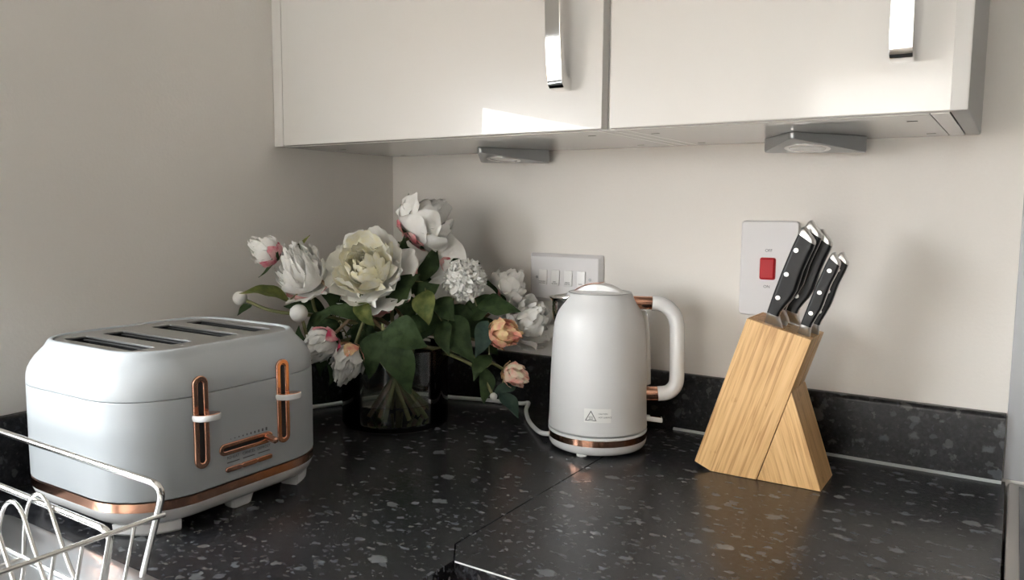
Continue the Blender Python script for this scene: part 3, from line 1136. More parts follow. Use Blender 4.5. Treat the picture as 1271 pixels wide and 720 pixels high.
bo = blk.modifiers.new('b', 'BOOLEAN'); bo.operation = 'DIFFERENCE'; bo.object = co; bo.solver = 'EXACT'
bpy.context.view_layer.update()
dg = bpy.context.evaluated_depsgraph_get()
nm = bpy.data.meshes.new_from_object(blk.evaluated_get(dg))
blk.modifiers.clear()
blk.data = nm
bpy.data.objects.remove(co)
bm = bmesh.new()
lx = lambda z: .8027 + .3153 * z
wp = [(lx(.0004) + .0006, .0004), (.8853, .0004), (.8437, .1265), (lx(.1265) + .0006, .1265)]
add_prism(bm, [(x - KBX, z) for x, z in wp], Y0 + .0012 - KBY, Y1 - KBY)
bmesh.ops.recalc_face_normals(bm, faces=bm.faces)
bevel_all(bm, .0006, 2)
from_bm('support_wedge', bm, M['bam2'], block, 30)

LB = [(-.002, .0002), (.0127, -.0008), (.04, -.0017), (.069, -.0018), (.10, -.0009), (.1238, .0008), (.1353, .0046)]
RB = [(-.002, .0262), (.003, .0232), (.008, .0185), (.0135, .0153), (.0165, .0147), (.0235, .0165), (.0313, .0194), (.042, .0226), (.0535, .0244), (.066, .0238), (.0805, .0229), (.098, .0238), (.1157, .0250), (.1235, .0246), (.1353, .0210)]
LS = [(-.002, .0002), (.0112, -.0007), (.0618, -.0006), (.09, .0006), (.1071, .0022), (.1141, .0051)]
RS = [(-.002, .0164), (.004, .0150), (.010, .0133), (.0169, .0127), (.030, .0149), (.0437, .0167), (.057, .0164), (.0708, .0160), (.0958, .0178), (.1055, .0175), (.1141, .0155)]


def itp(T, s):
    if s <= T[0][0]:
        return T[0][1]
    for (a, va), (b, vb) in zip(T[:-1], T[1:]):
        if s <= b:
            t = (s - a) / (b - a)
            t = t * t * (3 - 2 * t) * .5 + t * .5
            return va + (vb - va) * t
    return T[-1][1]


def knife(o, kind, sc, label):
    root = empty('kitchen_knife', o)
    L, Rr = (LB, RB) if kind == 'big' else (LS, RS)
    top = .1353 if kind == 'big' else .1141
    capl, capr = (.1238, .1170) if kind == 'big' else (.1065, .1000)
    topl, topr = (.1353, .1235) if kind == 'big' else (.1141, .1055)
    bol = .0132
    TH = .0165 if kind == 'big' else .0145

    def sec(s, thick, grow=0.0, slant=0.0, n=20, pw=.55):
        l, r = itp(L, s) - grow, itp(Rr, s) + grow
        c, h = (l + r) / 2, (r - l) / 2
        out = []
        for i in range(n):
            a = 2 * PI * i / n
            ca, sa = math.cos(a), math.sin(a)
            x = c + h * math.copysign(abs(ca) ** pw, ca)
            y = thick / 2 * math.copysign(abs(sa) ** pw, sa)
            out.append((NX * x + AX * (s + slant * (x - c) / max(h, 1e-6)) + Vector((0, y, 0))) * sc)
        return out
    # blade, down inside its slot
    w = (.0225 if kind == 'big' else .0145)
    bl = .105
    ring = lambda s, k: [(NX * (.0015 + (w if j in (1, 2) else 0) * k) + AX * s + Vector((0, (.0010 if j < 2 else -.0010) , 0))) * sc for j in range(4)]
    loft('blade', [ring(-bl, .25), ring(-bl + .03, .8), ring(-.002, 1)], M['steel'], root)
    bz = [(-.0016, .0032), (.001, .0045), (.004, .0078), (.008, .0125), (bol - .002, TH * .95), (bol, TH)]
    loft('bolster', [sec(s, t) for s, t in bz], M['steel'], root, smooth=60)
    ns = 16
    rings = []
    for k in range(ns + 1):
        t = k / ns
        s = bol + (((capl + capr) / 2) - bol) * t
        sl = ((capr - capl) / 2) * t ** 3
        rings.append(sec(s, TH * (1 + .04 * math.sin(t * PI)), -.0002, sl, 20, .42))
    loft('grip', rings, M['handle'], root, smooth=60)
    sm = (capl + capr) / 2; dt = (topl + topr) / 2 - sm
    rings = []
    for t, g, th in ((0, 0, 1.0), (.3, 0, 1.0), (.7, -.0003, .97), (.92, -.0012, .86), (1.0, -.0030, .6)):
        rings.append(sec(sm + dt * t, TH * th, g, (capr - capl) / 2 * (1 - t) + (topr - topl) / 2 * t))
    loft('end_cap', rings, M['steel'], root, smooth=60)
    rings = [sec(bol + (sm - bol) * k / ns, .0030, .0002, ((capr - capl) / 2) * (k / ns) ** 3, 12, .3) for k in range(ns + 1)]
    loft('tang', rings, M['steel'], root, smooth=60)
    riv = ((.0066, .103), (.0060, .0695), (.0067, .0368)) if kind == 'big' else ((.0088, .0905), (.0075, .0600), (.0070, .0310))
    for rx, rs in riv:
        rr_ = .0034 if kind == 'big' else .0031
        c = NX * rx + AX * rs
        rings = []
        for yy, k in ((-TH / 2 - .0010, .55), (-TH / 2 - .0006, .9), (-TH / 2 + .001, 1), (TH / 2 - .001, 1), (TH / 2 + .0006, .9), (TH / 2 + .0010, .55)):
            rings.append([(c + (NX * math.cos(2 * PI * i / 18) + AX * math.sin(2 * PI * i / 18)) * rr_ * k + Vector((0, yy, 0))) * sc for i in range(18)])
        loft('rivet', rings, M['steel'], root)
    return tag(root, label, 'knife', 'black-handled knives in the bamboo block')


for o, kind, sc, lab_ in KN:
    knife(o, kind, sc, lab_)

# ------------------------------------------------------------------ vase
VX, VY, VR = .2060, -.2323, .0889
vase = empty('vase', (VX, VY, 0))
tag(vase, 'clear glass cylinder vase holding white and pink peonies', 'vase')
VH = .132
lathe('glass_body', [(.0005, .0006), (.080, .0006), (.0866, .0020), (VR, .0060), (VR, VH - .003), (VR - .001, VH - .0006), (VR - .0022, VH), (VR - .0034, VH - .0008),
                     (VR - .0040, VH - .003), (VR - .0040, .012), (VR - .0075, .0085), (.070, .0078), (.0005, .0078)], M['glass'], vase, 96)
w = lathe('water', [(.0005, .0083), (.068, .0083), (VR - .009, .0092), (VR - .0046, .0135), (VR - .0046, .0425), (VR - .006, .0415), (.0005, .0413)], M['water'], None, 96)
w.location = (VX, VY, 0)
tag(w, 'shallow clear water lying in the bottom of the glass vase', 'water')

# ------------------------------------------------------------------ flowers
NV = Vector((.44309, -.89647, 0))          # from the vase towards the viewer
RV = Vector((.89647, .44309, 0))
ZV = Vector((0, 0, 1))


def at(u, v, off=0.0):
    """the point seen at photograph position (u, v), off metres in front of the vase's axis"""
    d = (FWD + RIGHT * ((u - 635.5) / FPX) - UP * ((v - 360) / FPX))
    n = CAM - Vector((VX, VY, 0)); n.z = 0; n.normalize()
    o = Vector((VX, VY, 0)) + n * off
    t = (o - CAM).dot(n) / d.dot(n)
    return CAM + d * t


def dirv(a, b, c):
    return (RV * a + ZV * b + NV * c).normalized()


def frame(ax, roll=0.0):
    ax = ax.normalized()
    h = Vector((0, 0, 1)) if abs(ax.z) < .9 else Vector((1, 0, 0))
    x = h.cross(ax).normalized(); y = ax.cross(x)
    return Matrix((x, y, ax)).transposed() @ Matrix.Rotation(roll, 3, 'Z')


def petal(bm, F, O, L, W, a0, a1, phi, r0, h0, ruf, rng, nt=9, ns=9, wrap=.5, tip=.30):
    """one cupped petal; angles are measured from the flower's axis, degrees"""
    a0 += rng.uniform(-6, 6); a1 += rng.uniform(-9, 9)
    L *= rng.uniform(.9, 1.1); W *= rng.uniform(.88, 1.12)
    ph = rng.uniform(0, 100)
    rho, h = r0, h0
    g = []
    for i in range(nt + 1):
        t = i / nt
        a = R_(a0 + (a1 - a0) * t)
        if i:
            rho += math.sin(a) * L / nt; h += math.cos(a) * L / nt
        w = W * math.sin(PI * min(1, .07 + .66 * t)) ** .65
        rw = max(abs(rho), wrap * W)
        row = []
        for j in range(ns + 1):
            s = -1 + 2 * j / ns
            lat = s * w
            rad = rw * math.cos(lat / rw) + (rho - rw)
            lt = rw * math.sin(lat / rw)
            edge = max(0, t - .35) * (.35 + .65 * s * s)
            rf = ruf * edge * (math.sin(s * 4.6 + ph) + .7 * math.sin(s * 10 + ph * 1.7 + t * 2) + .4 * math.sin(s * 17 + ph * 2.3))
            drop = -tip * L * abs(s) ** 2.6 * t * t - .05 * L * t * (math.sin(s * 7 + ph * .6) * .5 + .5) * (1 if t > .8 else 0)
            rad2 = rad + rf * math.cos(a) + drop * math.sin(a)
            hh = h - rf * math.sin(a) + drop * math.cos(a)
            p = Vector((rad2 * math.cos(phi) - lt * math.sin(phi), rad2 * math.sin(phi) + lt * math.cos(phi), hh))
            row.append(bm.verts.new(O + F @ p))
        g.append(row)
    for i in range(nt):
        for j in range(ns):
            bm.faces.new((g[i][j], g[i][j + 1], g[i + 1][j + 1], g[i + 1][j]))


def petals_obj(name, F, O, layers, mat, parent, rng, only=None):
    bm = bmesh.new()
    for (n, L, W, a0, a1, r0, h0, ruf) in layers:
        off = rng.uniform(0, 6)
        for k in range(n):
            phi = off + 2 * PI * (k + rng.uniform(-.22, .22)) / n
            if only and not only(phi):
                continue
            petal(bm, F, O, L, W, a0, a1, phi, r0, h0, ruf, rng)
    return from_bm(name, bm, mat, parent, 180, False)


def leaf_obj(base, tipp, width, parent, mat, up, droop=.12, org=Vector(), fold=.22, seed=0):
    """pointed leaf with a folded midrib from base to tip"""
    rng = random.Random(seed)
    B = Vector(base); T = Vector(tipp)
    ax = T - B; L = ax.length; axn = ax.normalized()
    up = (up - axn * up.dot(axn)).normalized()
    sd = axn.cross(up)
    bm = bmesh.new()
    n, ns = 14, 6
    ph = rng.uniform(0, 6)
    g = []
    for i in range(n + 1):
        t = i / n
        w = width * .46 * (math.sin(PI * t ** .80) ** .9) * (1 - .35 * t) * 1.16 if 0 < t < 1 else .0006
        c = B + ax * t + up * (L * droop * math.sin(PI * t)) + sd * (L * .05 * math.sin(2 * PI * t + ph))
        row = []
        for j in range(ns + 1):
            s = -1 + 2 * j / ns
            lift = fold * w * abs(s) - .10 * w * s * s + .10 * w * math.sin(t * 13 + ph) * abs(s) ** 2
            row.append(bm.verts.new(c + sd * (s * w) + up * lift - org))
        g.append(row)
    for i in range(n):
        for j in range(ns):
            bm.faces.new((g[i][j], g[i][j + 1], g[i + 1][j + 1], g[i + 1][j]))
    return from_bm('leaf', bm, mat, parent, 70, False)


rngG = random.Random(7)
NECK = Vector((VX, VY, .125))


def stem_path(end, ax, ang, seed, foot_r=.05):
    rng = random.Random(seed)
    foot_r = rng.uniform(.030, .066)
    f = Vector((VX + foot_r * math.cos(ang), VY + foot_r * math.sin(ang), .0125))
    nk = NECK + Vector((-.030 * math.cos(ang), -.030 * math.sin(ang), rng.uniform(-.01, .01)))
    pre = end - ax * .05
    mid = nk.lerp(pre, .5) + Vector((0, 0, .015))
    return catmull([f, nk, mid, pre, end], 7)


def flower(kind, name, cat, label, pos, ax, R, ang, seed, leaves=(), cols=None, group=None, pinkside=None):
    rng = random.Random(seed)
    F = frame(ax, rng.uniform(0, 6))
    base_c = pos - ax * (R * .55)
    path = stem_path(base_c, ax, ang, seed)
    root = empty(name, path[0])
    org = path[0].copy()
    O = base_c - org
    rad = [.0026 + .0012 * (1 - i / len(path)) for i in range(len(path))]
    tube('stem', [p - org for p in path], rad, M['stem'] if seed % 3 else M['twig'], root, 9)
    # calyx
    bm = bmesh.new()
    for k in range(5):
        petal(bm, F, O - (F @ Vector((0, 0, .10 * R))), R * (.75 if kind in ('bud', 'ball_bud') else .6), R * .30, 100, 25 if 'bud' in kind else 70, 2 * PI * k / 5, R * .04, 0, 0, rng, 5, 4)
    from_bm('calyx', bm, M['leaf'], root, 180, False)
    A, Bc = cols or ('petal', 'blush')
    if kind == 'open':
        petals_obj('guard_petals', F, O, [(7, 1.08 * R, .50 * R, 102, 44, .08 * R, 0, .13 * R), (8, 1.06 * R, .48 * R, 88, 22, .08 * R, .06 * R, .13 * R)], M[A], root, rng)
        petals_obj('inner_petals', F, O, [(8, 1.06 * R, .42 * R, 74, -6, .07 * R, .10 * R, .13 * R), (8, 1.00 * R, .36 * R, 58, -22, .06 * R, .12 * R, .13 * R),
                                          (8, .92 * R, .30 * R, 42, -26, .05 * R, .14 * R, .12 * R), (7, .80 * R, .24 * R, 28, -20, .04 * R, .16 * R, .10 * R), (5, .62 * R, .18 * R, 14, -12, .03 * R, .18 * R, .08 * R)], M['cream'], root, rng)
        petals_obj('blush_petals', F, O, [(9, .90 * R, .34 * R, 112, 66, .06 * R, -.08 * R, .06 * R)], M[Bc], root, rng, lambda p: True)
        bm = bmesh.new()
        for k in range(26):
            a = rng.uniform(0, 6.28); r = rng.uniform(0, .12) * R
            p0 = O + F @ Vector((r * math.cos(a) * .5, r * math.sin(a) * .5, .2 * R)); p1 = O + F @ Vector((r * math.cos(a), r * math.sin(a), rng.uniform(.45, .58) * R))
            add_tube(bm, [p0, p1], [.0006, .0011], 5)
        from_bm('stamens', bm, M['stamen'], root)
    elif kind == 'ball':
        petals_obj('guard_petals', F, O, [(7, 1.25 * R, .56 * R, 108, 24, .06 * R, 0, .10 * R), (8, 1.35 * R, .52 * R, 95, 2, .06 * R, .04 * R, .12 * R)], M[A], root, rng)
        petals_obj('inner_petals', F, O, [(10, 1.42 * R, .42 * R, 80, -26, .05 * R, .08 * R, .13 * R), (10, 1.45 * R, .36 * R, 64, -40, .05 * R, .10 * R, .13 * R),
                                          (11, 1.42 * R, .30 * R, 46, -38, .04 * R, .12 * R, .13 * R), (10, 1.36 * R, .25 * R, 30, -28, .03 * R, .14 * R, .12 * R), (8, 1.30 * R, .20 * R, 14, -14, .02 * R, .14 * R, .10 * R)], M[A], root, rng)
        petals_obj('blush_petals', F, O, [(6, .70 * R, .28 * R, 114, 56, .05 * R, -.10 * R, .07 * R)], M[Bc], root, rng)
    elif kind == 'bomb':
        petals_obj('guard_petals', F, O, [(7, 1.22 * R, .33 * R, 100, 78, .10 * R, -.02 * R, .07 * R)], M[A], root, rng,
                   lambda p: (F @ Vector((math.cos(p), math.sin(p), 0))).dot(RV * -.75 - ZV * .65) > -.30)
        bm = bmesh.new()
        for k in range(430):
            z = 1 - 1.3 * (k + .5) / 430
            a = k * 2.39996
            sr = math.sqrt(max(0, 1 - z * z))
            dv = Vector((sr * math.cos(a), sr * math.sin(a), z * .95 + .05))
            c = O + F @ (Vector((0, 0, .42 * R)) + dv * .36 * R * rng.uniform(.92, 1.05))
            d3 = (F @ dv).normalized()
            F2 = frame((d3 + Vector((rng.uniform(-.3, .3), rng.uniform(-.3, .3), rng.uniform(-.3, .3)))).normalized(), rng.uniform(0, 6.28))
            petal(bm, F2, c, R * rng.uniform(.18, .28), R * .062, 12, rng.uniform(30, 95), 0, 0, 0, .03 * R, rng, 4, 3)
        from_bm('pompon_petals', bm, M[A], root, 180, False)
        petals_obj('blush_petals', F, O, [(7, .80 * R, .24 * R, 112, 62, .05 * R, -.1 * R, .07 * R)], M[Bc], root, rng,
                   lambda p: (F @ Vector((math.cos(p), math.sin(p), 0))).dot(RV * -.75 - ZV * .65) > -.1)
    elif kind == 'frill':
        petals_obj('guard_petals', F, O, [(6, 1.35 * R, .55 * R, 100, 62, .08 * R, 0, .10 * R), (7, 1.55 * R, .50 * R, 88, 8, .06 * R, .04 * R, .12 * R)], M[A], root, rng)
        petals_obj('inner_petals', F, O, [(10, 1.75 * R, .36 * R, 74, -8, .05 * R, .08 * R, .17 * R), (11, 1.85 * R, .30 * R, 56, -14, .04 * R, .10 * R, .17 * R), (11, 1.9 * R, .25 * R, 40, -12, .03 * R, .12 * R, .16 * R),
                                          (11, 1.95 * R, .20 * R, 26, -6, .03 * R, .12 * R, .15 * R), (9, 1.95 * R, .17 * R, 12, 4, .02 * R, .12 * R, .14 * R)], M[A], root, rng)
        petals_obj('blush_petals', F, O, [(5, .9 * R, .30 * R, 108, 40, .08 * R, -.08 * R, .06 * R)], M[Bc], root, rng)
    elif kind == 'bud':
        petals_obj('guard_petals', F, O, [(6, 1.45 * R, .50 * R, 92, -8, .04 * R, 0, .08 * R), (8, 1.55 * R, .42 * R, 80, -24, .04 * R, .05 * R, .13 * R)], M[A], root, rng)
        petals_obj('inner_petals', F, O, [(9, 1.65 * R, .34 * R, 64, -32, .03 * R, .08 * R, .15 * R), (9, 1.7 * R, .28 * R, 48, -30, .03 * R, .10 * R, .15 * R), (9, 1.7 * R, .22 * R, 30, -20, .02 * R, .12 * R, .13 * R), (7, 1.65 * R, .18 * R, 14, -8, .02 * R, .12 * R, .12 * R)], M[A], root, rng)
        petals_obj('blush_petals', F, O, [(5, 1.12 * R, .36 * R, 97, 2, .10 * R, -.04 * R, .06 * R), (3, .8 * R, .26 * R, 106, 20, .12 * R, -.07 * R, .05 * R)], M[Bc], root, rng)
    elif kind == 'ball_bud':
        petals_obj('petals', F, O, [(5, 2.1 * R, .95 * R, 82, -78, .02 * R, 0, 0), (4, 2.15 * R, .9 * R, 78, -84, .02 * R, .0, 0)], M[A], root, rng)
        bm = bmesh.new()
        bmesh.ops.create_uvsphere(bm, u_segments=20, v_segments=14, radius=.90 * R)
        for v in bm.verts:
            v.co = O + F @ Vector((v.co.x, v.co.y, v.co.z * 1.0 + .78 * R))
        from_bm('heart', bm, M[A], root, 180, False)
    for k, lf in enumerate(leaves):
        b, t, wd, mt, up = lf
        leaf_obj(b, t, wd, root, M[mt], up, .10, org, .25, seed * 17 + k)
        # its short stalk joins the leaf to the nearest point of the stem
        q = min(path, key=lambda p: (p - b).length)
        if (q - b).length > .004:
            tube('leaf_stalk', catmull([q - org, q.lerp(b, .5) - org + Vector((0, 0, .005)), b - org], 5), .0012, M['stem'], root, 6)
    return tag(root, label, cat, group)


FUP = dirv(0, .5, .85)
FN = dirv(0, .1, 1)


def lf(u0, v0, o0, u1, v1, o1, w, mt='leaf', up=None):
    return (at(u0, v0, o0), at(u1, v1, o1), w, mt, up if up is not None else FUP)


GP = 'white peonies in the glass vase'
GB = 'peony buds in the glass vase'
flower('ball', 'peony', 'flower', 'white peony standing highest in the vase, turned towards the wall', at(527, 277, -.02), dirv(.62, .62, -.25), .056, 2.2, 11,
       [lf(512, 345, .0, 500, 292, .01, .040, 'leaf', dirv(-.5, .1, .8)), lf(525, 350, 0, 545, 305, -.01, .035)], None, GP)
flower('open', 'peony', 'flower', 'largest open peony with a creamy yellow heart, at the centre', at(455, 333, .055), dirv(-.05, .50, .85), .078, 4.2, 12,
       [lf(470, 385, .05, 395, 392, .07, .035, 'leaf'), lf(440, 378, .07, 466, 404, .09, .030, 'leafl'), lf(480, 380, .05, 522, 340, .05, .045)], ('petal', 'blush'), GP)
flower('frill', 'peony', 'flower', 'white fluffy peony left of the largest bloom, near the wall', at(378, 347, .045), dirv(-.25, .85, .30), .040, 3.4, 14,
       [lf(360, 372, .05, 297, 363, .06, .040, 'leafl', dirv(0, .9, .4)), lf(362, 345, .03, 384, 291, .03, .022, 'leafl', dirv(-.5, 0, .8))], None, GP)
flower('bud', 'peony_bud', 'flower bud', 'white and pink peony bud farthest up left, against the left wall', at(334, 313, .05), dirv(-.80, .45, .15), .028, 2.8, 15,
       [lf(352, 318, .05, 321, 345, .05, .008, 'leaf')], ('petal', 'pink'), GB)
flower('ball_bud', 'peony_bud', 'flower bud', 'small round white closed bud just above the toaster corner', at(372, 391, .07), dirv(-.25, .85, .4), .0155, 3.9, 16,
       [lf(378, 440, .06, 372, 404, .07, .022), lf(380, 412, .05, 414, 385, .06, .026)], None, GB)
flower('ball_bud', 'peony_bud', 'flower bud', 'pale closed bud farthest left, half behind a long leaf', at(300, 371, .04), dirv(-.8, .3, .1), .0125, 3.1, 17,
       [lf(312, 378, .045, 294, 391, .05, .014)], None, GB)
flower('bud', 'peony_bud', 'flower bud', 'pink and white peony bud hanging right beside the toaster', at(402, 425, .085), dirv(-.55, -.50, .55), .034, 4.6, 18,
       [lf(420, 400, .06, 392, 408, .08, .022)], ('petal', 'pink'), GB)
flower('bud', 'peony_bud', 'flower bud', 'shaggy ivory peony bud hanging low left of the glass', at(434, 444, .085), dirv(-.25, -.80, .45), .036, 5.1, 19,
       [lf(450, 410, .06, 452, 466, .07, .040)], ('petal', 'coral'), GB)
flower('bomb', 'peony', 'flower', 'white peony with a pompon centre and loose outer petals', at(577, 348, .035), dirv(.22, .02, .95), .066, 5.9, 29,
       [lf(560, 380, .0, 606, 428, .02, .050), lf(592, 380, .02, 646, 388, .05, .050, 'leaf', dirv(0, .8, .6)), lf(548, 398, .03, 556, 442, .06, .032)], None, GP)
flower('bud', 'peony_bud', 'flower bud', 'coral and yellow peony bud in front of the far-right bloom', at(622, 413, .045), dirv(.85, -.05, .35), .031, .4, 21,
       [lf(606, 398, .03, 592, 445, .05, .036, 'leafb'), lf(607, 440, .03, 586, 472, .05, .030)], ('coral', 'coral'), GB)
flower('bud', 'peony_bud', 'flower bud', 'lowest coral peony bud on the right, near the kettle cord', at(636, 464, .045), dirv(.80, -.25, .45), .026, .9, 22,
       [lf(604, 456, .03, 603, 502, .04, .030), lf(622, 486, .045, 645, 518, .06, .026, 'leafb'), lf(640, 478, .045, 610, 490, .05, .020, 'leafb')], ('coralpale', 'coral'), GB)
flower('ball', 'peony', 'flower', 'large white peony farthest right, beside the kettle spout', at(655, 400, .0), dirv(.35, .35, .3), .050, .1, 23, [], None, GP)
flower('ball', 'peony', 'flower', 'pale peony half hidden behind the far-right bloom, by the wall', at(632, 356, -.035), dirv(.45, .55, -.2), .038, 1.2, 24,
       [lf(612, 372, -.02, 606, 346, -.01, .022)], None, GP)
flower('ball_bud', 'peony_bud', 'flower bud', 'tiny white bud tip among the lowest leaves on the right', at(612, 491, .05), dirv(.5, -.7, .3), .0070, .6, 25, [], None, GB)
# leafy sprays filling the heart of the bouquet and hanging over the glass


def spray(label, top, ang, seed, leaves):
    ax = (top - NECK).normalized()
    path = stem_path(top, ax, ang, seed)
    root = empty('leaf_spray', path[0])
    org = path[0].copy()
    tube('stem', [p - org for p in path], [.0026 - .0012 * i / len(path) for i in range(len(path))], M['stem'], root, 8)
    for k, (b, t, wd, mt, up) in enumerate(leaves):
        leaf_obj(b, t, wd, root, M[mt], up, .10, org, .25, seed * 31 + k)
        q = min(path, key=lambda p: (p - b).length)
        if (q - b).length > .003:
            tube('leaf_stalk', catmull([q - org, q.lerp(b, .5) - org + Vector((0, 0, .006)), b - org], 5), .0012, M['stem'], root, 6)
    return tag(root, label, 'foliage', 'leafy sprays in the vase')


spray('leafy spray hanging three broad leaves over the front of the glass', at(474, 404, .085), 4.9, 41,
      [lf(476, 410, .095, 531, 428, .115, .060, 'leaf'), lf(478, 412, .095, 514, 488, .115, .058, 'leaf', FN), lf(474, 410, .09, 455, 470, .10, .045, 'leaf', FN)])
spray('leafy spray with a yellowish leaf below the pompon peony', at(528, 366, .05), 1.6, 42,
      [lf(528, 360, .055, 530, 404, .075, .042, 'leafl', FN), lf(520, 372, .04, 545, 352, .05, .040), lf(540, 372, .03, 566, 398, .05, .040), lf(530, 396, .05, 500, 418, .07, .038), lf(516, 390, .04, 486, 372, .06, .040)])
spray('dark leafy spray behind the two buds beside the toaster', at(415, 395, .03), 2.5, 43,
      [lf(420, 398, .03, 385, 425, .05, .040), lf(430, 385, .04, 400, 365, .05, .036), lf(440, 400, .03, 470, 430, .06, .045), lf(425, 380, .02, 455, 360, .05, .036), lf(420, 410, .02, 396, 468, .03, .040), lf(405, 385, .02, 352, 378, .03, .032)])
spray('dark leafy spray right of centre, over the rim of the glass', at(570, 392, .01), .2, 44,
      [lf(560, 392, .02, 585, 452, .05, .050), lf(575, 390, .0, 625, 372, .02, .046), lf(548, 385, .0, 515, 432, .04, .050), lf(585, 395, -.02, 620, 440, .0, .050), lf(560, 375, -.02, 590, 400, .0, .05)])
spray('dark leafy spray drooping between the toaster corner and the glass', at(432, 420, .03), 3.0, 46,
      [lf(430, 420, .03, 408, 478, .05, .038), lf(436, 425, .03, 440, 486, .04, .036), lf(424, 412, .02, 396, 446, .02, .034), lf(440, 415, .03, 470, 452, .07, .036), lf(420, 405, .02, 384, 398, .03, .03)])
spray('dark leafy spray at the back, under the highest peony', at(515, 345, -.05), 2.0, 45,
      [lf(512, 345, -.05, 485, 380, -.02, .055), lf(520, 340, -.06, 555, 375, -.03, .055), lf(505, 350, -.05, 450, 390, -.02, .060), lf(525, 335, -.05, 540, 400, -.02, .060), lf(508, 330, -.05, 494, 300, -.04, .035), lf(505, 365, -.04, 430, 420, -.02, .06), lf(530, 370, -.04, 600, 420, -.02, .06)])

# ------------------------------------------------------------------ drainer and dish rack
drain = empty('sink_drainer', (.32, -1.30, .0005))
tag(drain, 'stainless steel draining board under the wire dish rack', 'draining board')
bm = bmesh.new()
n = 40
xs0, xs1, ys0, ys1 = .085, .565, -.797, -1.62
prof = [(0, .0006), (.004, .0022), (.012, .0026), (.018, .0014), (.024, .0010)]
rings = []
for ins, z in prof:
    rings.append([Vector((p.x, p.y, z - .0001)) for p in rrect(xs1 - xs0, ys0 - ys1, .03, 0, ins, 6)])
for r in rings:
    for p in r:
        p.x += (xs0 + xs1) / 2 - .32; p.y += (ys0 + ys1) / 2 + 1.30
add_loft(bm, rings)
sheet = from_bm('steel_sheet', bm, M['drain'], drain)
for k in range(9):
    y = -.845 - k * .045
    box('drain_rib', (.125 - .32, y + 1.30 - .006, .0006), (.525 - .32, y + 1.30 + .006, .0022), M['drain'], drain, .0007)

rack = empty('dish_rack', (.30, -1.0, .003))
tag(rack, 'bright wire dish rack with bent plate loops in front of the toaster', 'dish rack')
ro = rack.location.copy()
XRk = .4575


def rod(name, pts, r, fil=.02):
    bm = bmesh.new()
    add_tube(bm, [p - ro for p in fillet(pts, fil, 7)], r, 10)
    return from_bm(name, bm, M['wire'], rack, 50)


bx_l = .02
YB = -1.18
# upper frames with slanting uprights; outer one at the back, a lower inner one ahead of it
rod('frame_rod', [(.385, -.806, .0062), (XRk + .006, -.830, .1185), (bx_l, -.830, .1200), (bx_l, -.806, .0062)], .0033, .022)
rod('frame_rod', [(.388, -.848, .0062), (XRk + .004, -.8775, .0935), (bx_l, -.8775, .0945), (bx_l, -.848, .0062)], .0031, .020)
rod('frame_rod', [(.385, YB - .01, .0062), (XRk + .006, YB, .1185), (bx_l, YB, .1200), (bx_l, YB - .01, .0062)], .0033, .022)
# side rail and its hanging bars
rod('side_rail', [(.4605, -.829, .0915), (.4615, -.84, .0925), (.4605, YB, .0905)], .0022, .004)
for k in range(15):
    y = -.8560 - k * .0222
    if y < YB + .01:
        break
    rod('side_bar', [(.4600, y, .0932), (.4400, y, .0375)], .0016, .001)
BZ = .036
for x in (.436, .412, .320, .230, .138, .05):
    rod('base_rod', [(x, -.884, BZ), (x, YB, BZ)], .0020)
for y in (-.885, -.95, -1.06, YB + .002):
    rod('base_rod', [(.02, y, BZ + .0036), (.444, y, BZ + .0036)], .0020)
# plate loops: wire arches standing on the base rods, one behind the other
for x0 in (0, -.182):
    for k in range(12):
        y = -.882 - .022 * k
        pts = [Vector((px_ + x0, y, pz_)) - ro for px_, pz_ in ((.3205, .038), (.3225, .052), (.3285, .078), (.3400, .0975), (.3555, .1045), (.3700, .0985), (.3830, .078), (.3990, .052), (.4115, .038))]
        tube('plate_loop', catmull(pts, 5), .0019, M['wire'], rack, 9)

# ------------------------------------------------------------------ splashback and cooker on the right
tag(box('splashback', (1.0822, -.005, .0045), (1.70, -.0005, .74), M['splash'], None, .001), 'flat grey splashback panel on the wall at the right edge', 'splashback')
ck = empty('cooker', (1.39, -.30, ZF))
tag(ck, 'steel edged cooker at the far right of the worktop', 'cooker')
c0 = ck.location


def cbox(name, lo, hi, mat, bev=.002):
    bm = bmesh.new(); add_box(bm, Vector(lo) - c0, Vector(hi) - c0, bev)
    return from_bm(name, bm, mat, ck)


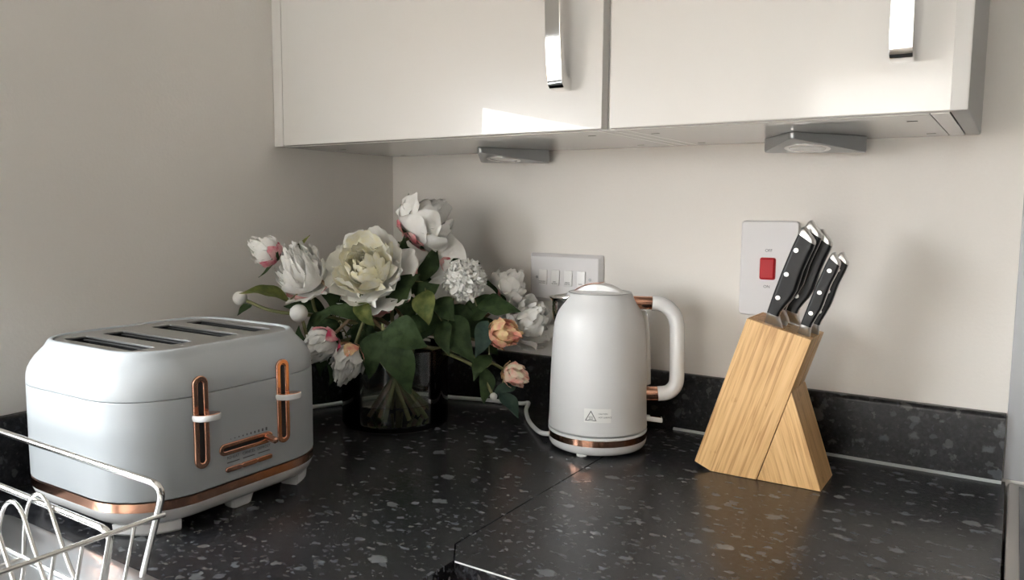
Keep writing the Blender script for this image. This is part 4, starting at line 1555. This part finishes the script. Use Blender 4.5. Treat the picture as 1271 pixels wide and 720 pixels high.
cbox('body', (1.0895, -.60, ZF), (1.69, -.012, -.008), M['cook'])
cbox('top_rim', (1.0885, -.615, -.0075), (1.691, -.0065, .0015), M['cook'], .003)
cbox('hob_glass', (1.1005, -.600, .0018), (1.680, -.030, .0050), M['hob'], .001)
cbox('oven_door', (1.10, -.622, ZF + .12), (1.68, -.602, -.12), M['hob'], .004)
hd = bmesh.new()
add_tube(hd, [Vector((1.15, -.655, -.16)) - c0, Vector((1.63, -.655, -.16)) - c0], .009, 12)
for x in (1.18, 1.60):
    add_tube(hd, [Vector((x, -.655, -.16)) - c0, Vector((x, -.62, -.16)) - c0], .006, 10)
from_bm('door_handle', hd, M['steel'], ck)
for x, y, r in ((1.25, -.18, .075), (1.53, -.18, .09), (1.25, -.44, .09), (1.53, -.44, .075)):
    bm = bmesh.new()
    add_loft(bm, [[Vector((x + q * math.cos(2 * PI * i / 40), y + q * math.sin(2 * PI * i / 40), z)) - c0 for i in range(40)] for q, z in ((r, .0049), (r, .0054), (r - .003, .0054), (r - .003, .0049))], False, False)
    from_bm('burner_ring', bm, M['satin_grey'], ck)

# ------------------------------------------------------------------ daylight
w = bpy.data.worlds.new('world')
bpy.context.scene.world = w
w.use_nodes = True
nt = w.node_tree
bg = nt.nodes['Background']
bg.inputs['Color'].default_value = (.95, .97, 1.0, 1)
bg.inputs['Strength'].default_value = 13.0


def portal(name, loc, rot, sx, sy):
    l = bpy.data.lights.new(name, 'AREA')
    l.shape = 'RECTANGLE'; l.size = sx; l.size_y = sy
    l.cycles.is_portal = True
    o = bpy.data.objects.new(name, l)
    o.location = loc; o.rotation_euler = rot
    C.objects.link(o)


portal('window_daylight', (-.10, (WY0 + WY1) / 2, (WZ0 + WZ1) / 2), (0, -PI / 2, 0), WZ1 - WZ0, WY1 - WY0)
portal('far_window_daylight', ((DX0 + DX1) / 2, YF - .10, (DZ0 + DZ1) / 2), (PI / 2, 0, 0), DX1 - DX0, DZ1 - DZ0)

sc = bpy.context.scene
sc.view_settings.view_transform = 'Standard'
sc.view_settings.look = 'None'
sc.view_settings.gamma = 1.0
sc.view_settings.use_curve_mapping = False
sc.view_settings.exposure = .97
sc.cycles.max_bounces = 10
sc.cycles.diffuse_bounces = 5
sc.cycles.transmission_bounces = 10
sc.cycles.transparent_max_bounces = 12
sc.cycles.caustics_reflective = False
sc.cycles.caustics_refractive = False
sc.cycles.sample_clamp_indirect = 6
